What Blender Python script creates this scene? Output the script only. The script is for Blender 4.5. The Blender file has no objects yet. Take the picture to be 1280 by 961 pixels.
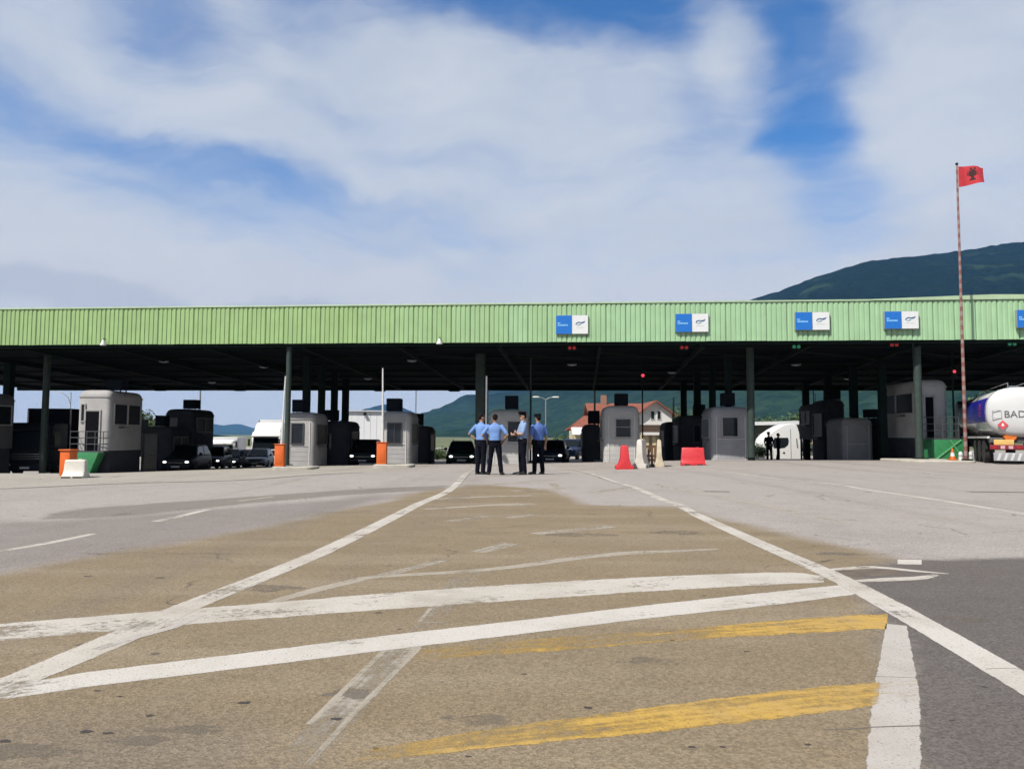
import bpy, bmesh, math, random
from mathutils import Vector, Matrix, Euler, noise as mnoise
from mathutils.bvhtree import BVHTree

random.seed(7)
SC = bpy.context.scene
COL = SC.collection
R = math.radians

# ------------------------------------------------------------------ camera
FPX, CX, CY = 961.0, 640.0, 480.5          # focal length and centre, in pixels of a 1280 wide picture
CAM_H = 1.10
PITCH = math.atan2(545.0 - CY, FPX)
ROLL = R(0.31)
_F = Vector((0, math.cos(PITCH), math.sin(PITCH)))
_U = Vector((0, -math.sin(PITCH), math.cos(PITCH)))
_R = Vector((1, 0, 0))
CR = _R * math.cos(ROLL) + _U * math.sin(ROLL)
CU = _U * math.cos(ROLL) - _R * math.sin(ROLL)
CAMLOC = Vector((0, 0, CAM_H))
cam_data = bpy.data.cameras.new('camera')
cam_data.sensor_width = 36.0
cam_data.lens = 36.0 * FPX / 1280.0
cam_data.clip_start = 0.05
cam_data.clip_end = 60000
cam = bpy.data.objects.new('camera', cam_data)
M4 = Matrix((CR, CU, -_F)).transposed().to_4x4()
M4.translation = CAMLOC
cam.matrix_world = M4
COL.objects.link(cam)
SC.camera = cam


def ray(px, py):
    return (_F + CR * ((px - CX) / FPX) + CU * ((CY - py) / FPX)).normalized()


def P(px, py, y):
    """the world point seen at this pixel of the photograph at distance y"""
    d = ray(px, py)
    return CAMLOC + d * (y / d.y)


# ------------------------------------------------------------------ sky, sun, exposure
SUN = Vector((-0.45, -0.47, 0.80)).normalized()
world = bpy.data.worlds.new('World')
SC.world = world
world.use_nodes = True
wn, wl = world.node_tree.nodes, world.node_tree.links
wn.clear()
SKY_STRENGTH = 0.08


def wnode(t, **kw):
    n = wn.new(t)
    for k, v in kw.items():
        setattr(n, k, v)
    return n


def wmath(op, a, b=None, clamp=False):
    n = wnode('ShaderNodeMath', operation=op, use_clamp=clamp)
    for i, v in enumerate((a, b)):
        if v is None:
            continue
        if isinstance(v, (int, float)):
            n.inputs[i].default_value = v
        else:
            wl.new(v, n.inputs[i])
    return n.outputs[0]


w_out = wnode('ShaderNodeOutputWorld')
w_bg = wnode('ShaderNodeBackground')
w_bg.inputs['Strength'].default_value = SKY_STRENGTH
w_sky = wnode('ShaderNodeTexSky', sky_type='NISHITA')
w_sky.sun_disc = False
w_sky.sun_elevation = math.asin(SUN.z)
w_sky.sun_rotation = math.atan2(SUN.x, SUN.y)
w_sky.air_density = 1.0
w_sky.dust_density = 0.6
w_sky.ozone_density = 2.0
w_tc = wnode('ShaderNodeTexCoord')
# wind-drawn wobble of the cloud edges
w_map = wnode('ShaderNodeMapping')
w_map.inputs['Scale'].default_value = (1.0, 1.0, 1.7)
wl.new(w_tc.outputs['Generated'], w_map.inputs['Vector'])
w_warp = wnode('ShaderNodeTexNoise')
w_warp.inputs['Scale'].default_value = 4.5
w_warp.inputs['Detail'].default_value = 5
wl.new(w_map.outputs[0], w_warp.inputs['Vector'])
w_sub = wnode('ShaderNodeVectorMath', operation='SUBTRACT')
wl.new(w_warp.outputs['Color'], w_sub.inputs[0])
w_sub.inputs[1].default_value = (0.5, 0.5, 0.5)
w_scl = wnode('ShaderNodeVectorMath', operation='SCALE')
w_scl.inputs['Scale'].default_value = 0.16
wl.new(w_sub.outputs[0], w_scl.inputs[0])
w_add = wnode('ShaderNodeVectorMath', operation='ADD')
wl.new(w_tc.outputs['Generated'], w_add.inputs[0])
wl.new(w_scl.outputs[0], w_add.inputs[1])
VEC = w_add.outputs[0]
w_map2 = wnode('ShaderNodeMapping')
w_map2.inputs['Scale'].default_value = (1.0, 1.0, 2.3)
w_map2.inputs['Rotation'].default_value = (0, R(-14), 0)
wl.new(VEC, w_map2.inputs['Vector'])
w_n1 = wnode('ShaderNodeTexNoise')
w_n1.inputs['Scale'].default_value = 2.6
w_n1.inputs['Detail'].default_value = 6
w_n1.inputs['Roughness'].default_value = 0.58
wl.new(w_map2.outputs[0], w_n1.inputs['Vector'])


def blob(px, py, rx, ry, ang, inner=0.15):
    """1 inside an ellipse of sky round a direction, 0 outside, soft between"""
    c = ray(px, py)
    e1 = c.cross(Vector((0, 0, 1))).normalized()
    e2 = e1.cross(c).normalized()
    ca, sa = math.cos(R(ang)), math.sin(R(ang))
    a1 = e1 * ca - e2 * sa
    a2 = e2 * ca + e1 * sa
    m = Matrix((a1, c, a2)).transposed()
    mp = wnode('ShaderNodeMapping', vector_type='TEXTURE')
    mp.inputs['Location'].default_value = c
    mp.inputs['Rotation'].default_value = m.to_euler()
    mp.inputs['Scale'].default_value = (rx / FPX, 0.6, ry / FPX)
    wl.new(VEC, mp.inputs['Vector'])
    ln = wnode('ShaderNodeVectorMath', operation='LENGTH')
    wl.new(mp.outputs[0], ln.inputs[0])
    mr = wnode('ShaderNodeMapRange', interpolation_type='SMOOTHSTEP')
    mr.inputs['From Min'].default_value = inner
    mr.inputs['From Max'].default_value = 1.0
    mr.inputs['To Min'].default_value = 1.0
    mr.inputs['To Max'].default_value = 0.0
    wl.new(ln.outputs['Value'], mr.inputs['Value'])
    return mr.outputs[0]


dens = wmath('ADD', wmath('MULTIPLY', wmath('SUBTRACT', w_n1.outputs['Fac'], 0.5), 1.25), 0.88)
for (px, py, rx, ry, ang, amt) in (
        (980, 50, 90, 170, -12, 0.78), (1015, 165, 80, 62, 20, 0.56), (800, 5, 160, 80, 8, 0.85), (600, -12, 170, 80, 4, 0.85),
        (235, 208, 400, 36, 17, 0.32), (470, 265, 280, 34, 13, 0.24), (120, 190, 210, 80, 14, 0.18), (300, 288, 160, 28, 14, 0.16),
        (190, 15, 110, 80, 25, 0.50), (370, -5, 110, 60, 0, 0.45), (1045, 262, 100, 90, 10, 0.48),
        (890, 150, 100, 90, 0, 0.28), (640, -260, 900, 180, 0, 0.35)):
    dens = wmath('SUBTRACT', dens, wmath('MULTIPLY', blob(px, py, rx, ry, ang), amt))
for (px, py, rx, ry, ang, amt) in ((905, 60, 55, 90, -10, 0.40), (640, 150, 260, 110, 8, 0.2), (1190, 150, 170, 140, 0, 0.22), (100, 330, 330, 60, 4, 0.25),
                                   (330, 160, 320, 60, 17, 0.24)):
    dens = wmath('ADD', dens, wmath('MULTIPLY', blob(px, py, rx, ry, ang), amt))
# wind-combed cirrus fibres
w_map3 = wnode('ShaderNodeMapping')
w_map3.inputs['Scale'].default_value = (2.2, 2.2, 11.0)
w_map3.inputs['Rotation'].default_value = (0, R(-17), 0)
wl.new(VEC, w_map3.inputs['Vector'])
w_n3 = wnode('ShaderNodeTexNoise')
w_n3.inputs['Scale'].default_value = 2.4
w_n3.inputs['Detail'].default_value = 6
w_n3.inputs['Roughness'].default_value = 0.62
wl.new(w_map3.outputs[0], w_n3.inputs['Vector'])
dens = wmath('ADD', dens, wmath('MULTIPLY', wmath('SUBTRACT', w_n3.outputs['Fac'], 0.5), 0.75))
w_z = wnode('ShaderNodeSeparateXYZ')
wl.new(w_tc.outputs['Generated'], w_z.inputs[0])
w_low = wnode('ShaderNodeMapRange', interpolation_type='SMOOTHSTEP')
w_low.inputs['From Min'].default_value = 0.02
w_low.inputs['From Max'].default_value = 0.36
w_low.inputs['To Min'].default_value = 0.55
w_low.inputs['To Max'].default_value = 0.0
wl.new(w_z.outputs[2], w_low.inputs['Value'])
dens = wmath('ADD', dens, w_low.outputs[0])
w_cov = wnode('ShaderNodeMapRange', interpolation_type='SMOOTHSTEP')
w_cov.inputs['From Min'].default_value = -0.12
w_cov.inputs['From Max'].default_value = 1.28
w_cov.inputs['To Max'].default_value = 0.95
wl.new(dens, w_cov.inputs['Value'])
# sky a little deeper blue than the raw model, cloud white-grey
w_tint = wnode('ShaderNodeMix', data_type='RGBA', blend_type='MULTIPLY')
w_tint.inputs['Factor'].default_value = 1.0
wl.new(w_sky.outputs[0], w_tint.inputs['A'])
w_tint.inputs['B'].default_value = (0.40, 0.82, 1.22, 1)
# low bank of greyer cloud over the hills
bank = wmath('MAXIMUM', blob(110, 385, 190, 32, 2, 0.55), blob(330, 392, 170, 24, 2, 0.55))
w_cc = wnode('ShaderNodeMix', data_type='RGBA')
w_cc.inputs['A'].default_value = (0.425 / SKY_STRENGTH, 0.450 / SKY_STRENGTH, 0.490 / SKY_STRENGTH, 1)
w_cc.inputs['B'].default_value = (0.335 / SKY_STRENGTH, 0.375 / SKY_STRENGTH, 0.445 / SKY_STRENGTH, 1)
w_n2 = wnode('ShaderNodeTexNoise')
w_n2.inputs['Scale'].default_value = 5.5
w_n2.inputs['Detail'].default_value = 5
wl.new(w_map2.outputs[0], w_n2.inputs['Vector'])
w_tone = wnode('ShaderNodeMapRange', interpolation_type='SMOOTHSTEP')
w_tone.inputs['From Min'].default_value = 0.38
w_tone.inputs['From Max'].default_value = 0.68
w_tone.inputs['To Max'].default_value = 0.55
wl.new(w_n2.outputs['Fac'], w_tone.inputs['Value'])
wl.new(w_tone.outputs[0], w_cc.inputs['Factor'])
w_ch = wnode('ShaderNodeMix', data_type='RGBA')
wl.new(wmath('MULTIPLY', w_low.outputs[0], 1.5, True), w_ch.inputs['Factor'])
wl.new(w_cc.outputs['Result'], w_ch.inputs['A'])
w_ch.inputs['B'].default_value = (0.460 / SKY_STRENGTH, 0.440 / SKY_STRENGTH, 0.425 / SKY_STRENGTH, 1)
w_bk = wnode('ShaderNodeMix', data_type='RGBA')
wl.new(wmath('MULTIPLY', bank, 0.55), w_bk.inputs['Factor'])
wl.new(w_ch.outputs['Result'], w_bk.inputs['A'])
w_bk.inputs['B'].default_value = (0.315 / SKY_STRENGTH, 0.325 / SKY_STRENGTH, 0.375 / SKY_STRENGTH, 1)
w_mix = wnode('ShaderNodeMix', data_type='RGBA')
wl.new(w_cov.outputs[0], w_mix.inputs['Factor'])
wl.new(w_tint.outputs['Result'], w_mix.inputs['A'])
wl.new(w_bk.outputs['Result'], w_mix.inputs['B'])
wl.new(w_mix.outputs['Result'], w_bg.inputs['Color'])
wl.new(w_bg.outputs[0], w_out.inputs['Surface'])

world.cycles.sampling_method = 'MANUAL'
world.cycles.sample_map_resolution = 256
sun_data = bpy.data.lights.new('sun', 'SUN')
sun_data.energy = 5.0
sun_data.angle = R(0.7)
sun_data.color = (1.0, 0.95, 0.87)
sun = bpy.data.objects.new('sun', sun_data)
sun.rotation_euler = SUN.to_track_quat('Z', 'Y').to_euler()
sun.location = (0, 0, 60)
COL.objects.link(sun)

vs = SC.view_settings
vs.view_transform = 'Standard'
vs.look = 'None'
vs.exposure = 0.6
vs.gamma = 1.0
vs.use_curve_mapping = False
SC.cycles.max_bounces = 6
SC.cycles.diffuse_bounces = 3
SC.cycles.glossy_bounces = 3
SC.cycles.volume_bounces = 0
SC.cycles.transparent_max_bounces = 12
SC.cycles.use_adaptive_sampling = True
SC.cycles.adaptive_threshold = 0.03
SC.cycles.use_denoising = True
SC.cycles.sample_clamp_indirect = 8.0


# ------------------------------------------------------------------ materials
MATS = {}
K = 0.69                                   # paint and ground colours are as bright as the sun and exposure above ask for


def mat(name, col, rough=0.6, metal=0.0, var=0.12, scale=6.0, bump=0.0, bscale=60.0, emit=None, estr=0.0, spec=0.5, dirt=0.0, dirtcol=(0.12, 0.1, 0.08), coat=0.0, streak=0.0):
    """plain procedural surface: base colour broken up by two noises, optional grime and fine relief"""
    if name in MATS:
        return MATS[name]
    m = bpy.data.materials.new(name)
    m.use_nodes = True
    nt = m.node_tree
    b = nt.nodes['Principled BSDF']
    L = nt.links
    tc = nt.nodes.new('ShaderNodeTexCoord')
    n = nt.nodes.new('ShaderNodeTexNoise')
    n.inputs['Scale'].default_value = scale
    n.inputs['Detail'].default_value = 6
    oi = nt.nodes.new('ShaderNodeObjectInfo')
    of = nt.nodes.new('ShaderNodeVectorMath')
    of.operation = 'MULTIPLY_ADD'
    L.new(oi.outputs['Random'], of.inputs[0])
    of.inputs[1].default_value = (61.0, 37.0, 83.0)
    L.new(tc.outputs['Object'], of.inputs[2])
    co = of.outputs[0]
    L.new(co, n.inputs['Vector'])
    mr = nt.nodes.new('ShaderNodeMapRange')
    mr.inputs['From Min'].default_value = 0.25
    mr.inputs['From Max'].default_value = 0.75
    mr.inputs['To Min'].default_value = 1.0 - var
    mr.inputs['To Max'].default_value = 1.0 + var
    L.new(n.outputs['Fac'], mr.inputs['Value'])
    mx = nt.nodes.new('ShaderNodeVectorMath')
    mx.operation = 'SCALE'
    mx.inputs[0].default_value = [c * K for c in col]
    L.new(mr.outputs[0], mx.inputs['Scale'])
    out = mx.outputs[0]
    if dirt > 0:
        n2 = nt.nodes.new('ShaderNodeTexNoise')
        n2.inputs['Scale'].default_value = scale * 0.45
        n2.inputs['Detail'].default_value = 9
        n2.inputs['Roughness'].default_value = 0.65
        if streak:
            sm_ = nt.nodes.new('ShaderNodeMapping')
            sm_.inputs['Scale'].default_value = (streak, streak, 0.35)
            L.new(co, sm_.inputs['Vector'])
            L.new(sm_.outputs[0], n2.inputs['Vector'])
        else:
            L.new(co, n2.inputs['Vector'])
        m2 = nt.nodes.new('ShaderNodeMapRange')
        m2.inputs['From Min'].default_value = 0.5
        m2.inputs['From Max'].default_value = 0.72
        m2.inputs['To Max'].default_value = dirt
        L.new(n2.outputs['Fac'], m2.inputs['Value'])
        mm = nt.nodes.new('ShaderNodeMix')
        mm.data_type = 'RGBA'
        L.new(m2.outputs[0], mm.inputs['Factor'])
        L.new(out, mm.inputs['A'])
        mm.inputs['B'].default_value = (*[c * K for c in dirtcol], 1)
        out = mm.outputs['Result']
    L.new(out, b.inputs['Base Color'])
    b.inputs['Roughness'].default_value = rough
    b.inputs['Metallic'].default_value = metal
    b.inputs['Specular IOR Level'].default_value = spec
    if coat:
        b.inputs['Coat Weight'].default_value = coat
        b.inputs['Coat Roughness'].default_value = 0.08
    if bump > 0:
        n3 = nt.nodes.new('ShaderNodeTexNoise')
        n3.inputs['Scale'].default_value = bscale
        n3.inputs['Detail'].default_value = 4
        L.new(tc.outputs['Object'], n3.inputs['Vector'])
        bp = nt.nodes.new('ShaderNodeBump')
        bp.inputs['Strength'].default_value = bump
        bp.inputs['Distance'].default_value = 0.01
        L.new(n3.outputs['Fac'], bp.inputs['Height'])
        L.new(bp.outputs[0], b.inputs['Normal'])
    if emit:
        b.inputs['Emission Color'].default_value = (*emit, 1)
        b.inputs['Emission Strength'].default_value = estr
    MATS[name] = m
    return m


def glass(name='dark_glass', col=(0.010, 0.014, 0.018), rough=0.12):
    return mat(name, col, rough=rough, var=0.05, spec=0.18)


# ------------------------------------------------------------------ mesh helpers
class MB:
    def __init__(self):
        self.v, self.f, self.m, self.mi = [], [], [], 0

    def mat(self, i):
        self.mi = i
        return self

    def add(self, vs_, fs):
        o = len(self.v)
        self.v += [tuple(v) for v in vs_]
        for f in fs:
            self.f.append([i + o for i in f])
            self.m.append(self.mi)
        return self

    def box(self, c, s, rz=0.0, rx=0.0, ry=0.0):
        M = Euler((rx, ry, rz)).to_matrix()
        c = Vector(c)
        pts = [c + M @ Vector((x * s[0] / 2, y * s[1] / 2, z * s[2] / 2)) for z in (-1, 1) for y in (-1, 1) for x in (-1, 1)]
        return self.add(pts, [(0, 2, 3, 1), (4, 5, 7, 6), (0, 1, 5, 4), (2, 6, 7, 3), (0, 4, 6, 2), (1, 3, 7, 5)])

    def bar(self, a, b, w, h=None):
        """a square bar from a to b"""
        a, b = Vector(a), Vector(b)
        h = h or w
        d = (b - a).normalized()
        up = Vector((0, 0, 1)) if abs(d.z) < 0.95 else Vector((0, 1, 0))
        s = d.cross(up).normalized()
        u = s.cross(d).normalized()
        pts = [p + s * (i * w / 2) + u * (j * h / 2) for p in (a, b) for (i, j) in ((-1, -1), (1, -1), (1, 1), (-1, 1))]
        return self.add(pts, [(3, 2, 1, 0), (4, 5, 6, 7), (0, 1, 5, 4), (1, 2, 6, 5), (2, 3, 7, 6), (3, 0, 4, 7)])

    def loft(self, rings, cap=True, close=True):
        n = len(rings[0])
        vs_ = [p for r in rings for p in r]
        fs = []
        for k in range(len(rings) - 1):
            for i in range(n if close else n - 1):
                j = (i + 1) % n
                fs.append((k * n + i, k * n + j, (k + 1) * n + j, (k + 1) * n + i))
        if cap and close:
            fs.append(tuple(range(n - 1, -1, -1)))
            fs.append(tuple(range((len(rings) - 1) * n, len(rings) * n)))
        return self.add(vs_, fs)

    def tube(self, pts, rad, n=10, cap=True):
        pts = [Vector(p) for p in pts]
        if isinstance(rad, (int, float)):
            rad = [rad] * len(pts)
        rings = []
        for i, p in enumerate(pts):
            d = (pts[min(i + 1, len(pts) - 1)] - pts[max(i - 1, 0)]).normalized()
            up = Vector((0, 0, 1)) if abs(d.z) < 0.9 else Vector((1, 0, 0))
            s = d.cross(up).normalized()
            u = s.cross(d).normalized()
            rings.append([p + (s * math.cos(t) + u * math.sin(t)) * rad[i] for t in [2 * math.pi * k / n for k in range(n)]])
        return self.loft(rings, cap)

    def lathe(self, prof, n=16, axis='Z', c=(0, 0, 0)):
        c = Vector(c)
        rings = []
        for (r, h) in prof:
            ring = []
            for k in range(n):
                t = 2 * math.pi * k / n
                x, y = r * math.cos(t), r * math.sin(t)
                q = (x, y, h) if axis == 'Z' else ((h, x, y) if axis == 'X' else (y, h, x))
                ring.append(c + Vector(q))
            rings.append(ring)
        return self.loft(rings)

    def prism(self, poly, a, b, plane='XZ'):
        """polygon in a plane pushed from a to b along the third axis"""
        def q(p, t):
            return {'XZ': (p[0], t, p[1]), 'YZ': (t, p[0], p[1]), 'XY': (p[0], p[1], t)}[plane]
        n = len(poly)
        vs_ = [q(p, a) for p in poly] + [q(p, b) for p in poly]
        fs = [tuple(range(n - 1, -1, -1)), tuple(range(n, 2 * n))]
        for i in range(n):
            j = (i + 1) % n
            fs.append((i, j, n + j, n + i))
        return self.add(vs_, fs)

    def ball(self, c, r, n=12, m=8):
        c = Vector(c)
        r = (r, r, r) if isinstance(r, (int, float)) else r
        rings = []
        for k in range(m + 1):
            t = math.pi * (0.02 + 0.96 * k / m)
            rings.append([c + Vector((r[0] * math.sin(t) * math.cos(2 * math.pi * i / n), r[1] * math.sin(t) * math.sin(2 * math.pi * i / n), -r[2] * math.cos(t))) for i in range(n)])
        return self.loft(rings)

    def mesh(self, name, mats, smooth=False, bevel=0.0, seg=2, angle=35):
        me = bpy.data.meshes.new(name)
        me.from_pydata(self.v, [], self.f)
        mats = mats if isinstance(mats, (list, tuple)) else [mats]
        for m_ in mats:
            me.materials.append(m_)
        me.polygons.foreach_set('material_index', self.m)
        bm = bmesh.new()
        bm.from_mesh(me)
        bmesh.ops.recalc_face_normals(bm, faces=bm.faces)
        if bevel > 0:
            ed = [e for e in bm.edges if len(e.link_faces) == 2 and e.calc_face_angle(0) > R(30)]
            bmesh.ops.bevel(bm, geom=ed, offset=bevel, segments=seg, affect='EDGES', profile=0.6, clamp_overlap=True)
        bm.to_mesh(me)
        bm.free()
        if smooth or bevel > 0:
            me.polygons.foreach_set('use_smooth', [True] * len(me.polygons))
            me.set_sharp_from_angle(angle=R(angle))
        me.update()
        return me

    def build(self, name, mats, parent=None, smooth=False, bevel=0.0, seg=2, angle=35):
        return obj(name, self.mesh(name, mats, smooth, bevel, seg, angle), parent)


def obj(name, me, parent=None):
    o = bpy.data.objects.new(name, me)
    COL.objects.link(o)
    if parent is not None:
        o.parent = parent
    return o


def tag(o, label=None, cat=None, group=None, kind=None):
    for k, v in (('label', label), ('category', cat), ('group', group), ('kind', kind)):
        if v:
            o[k] = v
    return o


def thing(name, label, cat, loc, rz=0.0, group=None):
    o = bpy.data.objects.new(name, None)
    o.empty_display_size = 0.3
    COL.objects.link(o)
    o.location = loc
    o.rotation_euler = (0, 0, rz)
    return tag(o, label, cat, group)


def rrect(w, d, r, z, n=5, cx=0.0, cy=0.0):
    """rounded rectangle ring of points at height z"""
    pts = []
    for (sx, sy, a0) in ((1, 1, 0), (-1, 1, 90), (-1, -1, 180), (1, -1, 270)):
        for k in range(n):
            a = R(a0 + 90 * k / (n - 1))
            pts.append((cx + sx * (w / 2 - r) + r * math.cos(a), cy + sy * (d / 2 - r) + r * math.sin(a), z))
    return pts


# ------------------------------------------------------------------ ground shape
def table(t, x):
    if x <= t[0][0]:
        return t[0][1]
    for (x0, z0), (x1, z1) in zip(t, t[1:]):
        if x <= x1:
            return z0 + (z1 - z0) * (x - x0) / (x1 - x0)
    return t[-1][1]


def sstep(a, b, x):
    t = min(1.0, max(0.0, (x - a) / (b - a)))
    return t * t * (3 - 2 * t)


CROSS = [(-60, -2.0), (-30, -1.17), (-20, -0.80), (-10, -0.42), (-5, -0.30), (0, -0.25), (10, 0.0), (20, 0.04), (60, 0.1)]
FALL = [(36, 0.0), (40, -0.08), (48, -0.42), (70, -0.8), (200, -1.0)]


def gz(x, y):
    c = table(CROSS, x) * sstep(20, 33, y)
    k = sstep(90, 170, y)
    return c * (1 - k) - 0.4 * k + table(FALL, y)


def G(px, py):
    """where the ray through this pixel of the photograph meets the ground"""
    d = ray(px, py)
    t, st = 0.3, 0.2
    while t < 900:
        p = CAMLOC + d * t
        if p.z < gz(p.x, p.y):
            a, b = t - st, t
            for _ in range(24):
                m = (a + b) / 2
                p = CAMLOC + d * m
                if p.z < gz(p.x, p.y):
                    b = m
                else:
                    a = m
            p = CAMLOC + d * b
            return Vector((p.x, p.y, gz(p.x, p.y)))
        t += st
    return Vector((p.x, p.y, 0))


def sdist(poly, x, y):
    """signed distance to a polygon, positive inside"""
    ins, best = False, 1e9
    n = len(poly)
    for i in range(n):
        x0, y0 = poly[i]
        x1, y1 = poly[(i + 1) % n]
        if (y0 > y) != (y1 > y) and x < (x1 - x0) * (y - y0) / (y1 - y0) + x0:
            ins = not ins
        dx, dy = x1 - x0, y1 - y0
        t = max(0, min(1, ((x - x0) * dx + (y - y0) * dy) / (dx * dx + dy * dy + 1e-12)))
        best = min(best, math.hypot(x - x0 - t * dx, y - y0 - t * dy))
    return best if ins else -best


def gpoly(pp):
    return [tuple(G(*p)[:2]) if len(p) == 2 else (p[0], p[1]) for p in pp]   # three numbers: already in metres


beige = gpoly([(-30, 4, 0), (-420, 800), (0, 716), (200, 684), (320, 661), (400, 644), (480, 626), (530, 614), (590, 605), (690, 611), (735, 631), (850, 634),
               (980, 668), (1122, 698), (1062, 722), (1135, 775), (1150, 961), (1.5, -12, 0), (-30, -12, 0)])
darkp = gpoly([(1092, 701), (1280, 697), (1700, 690), (40, 3, 0), (40, -12, 0), (1.35, -12, 0), (1118, 961), (1120, 800), (1085, 755), (1062, 728)])
patch = gpoly([(48, 649), (82, 637), (320, 620), (450, 611), (560, 606.5), (560, 612), (450, 617), (320, 628), (155, 646)])
lane = gpoly([(-420, 690), (0, 650), (60, 652), (155, 647), (330, 631), (470, 620), (505, 618), (480, 626), (400, 644), (320, 661), (200, 684), (0, 716), (-420, 800)])
oily = gpoly([(-200, 1000), (-120, 900), (60, 905), (210, 893), (320, 905), (300, 940), (330, 1000), (200, 1300)])
conc = gpoly([(-300, 617), (0, 609), (320, 598.5), (455, 590.5)]) + [(-4, 46), (-60, 46)]

# ---- asphalt sheet with the areas of older and newer surfacing stored as distances
xs = sorted({round(-120 + 5 * i, 2) for i in range(49)} | {float(i) for i in range(-40, 41)} | {i * 0.5 for i in range(-28, 29)})
ys = sorted({-20.0, -16, -12, -8, -6, -4, -2} | {i * 0.5 for i in range(0, 61)} | {float(i) for i in range(30, 81)} | {80.0 + 5 * i for i in range(0, 17)})
av, af = [], []
for y in ys:
    for x in xs:
        av.append((x, y, gz(x, y)))
nx = len(xs)
for j in range(len(ys) - 1):
    for i in range(nx - 1):
        af.append((j * nx + i, j * nx + i + 1, (j + 1) * nx + i + 1, (j + 1) * nx + i))
me = bpy.data.meshes.new('asphalt_apron')
me.from_pydata(av, [], af)
for nm, poly in (('beige', beige), ('fresh', darkp), ('patch', patch), ('conc', conc), ('lane', lane), ('oily', oily)):
    at = me.attributes.new(nm, 'FLOAT', 'POINT')
    at.data.foreach_set('value', [max(-3.0, min(3.0, sdist(poly, v[0], v[1]))) for v in av])
me.polygons.foreach_set('use_smooth', [True] * len(me.polygons))


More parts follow.
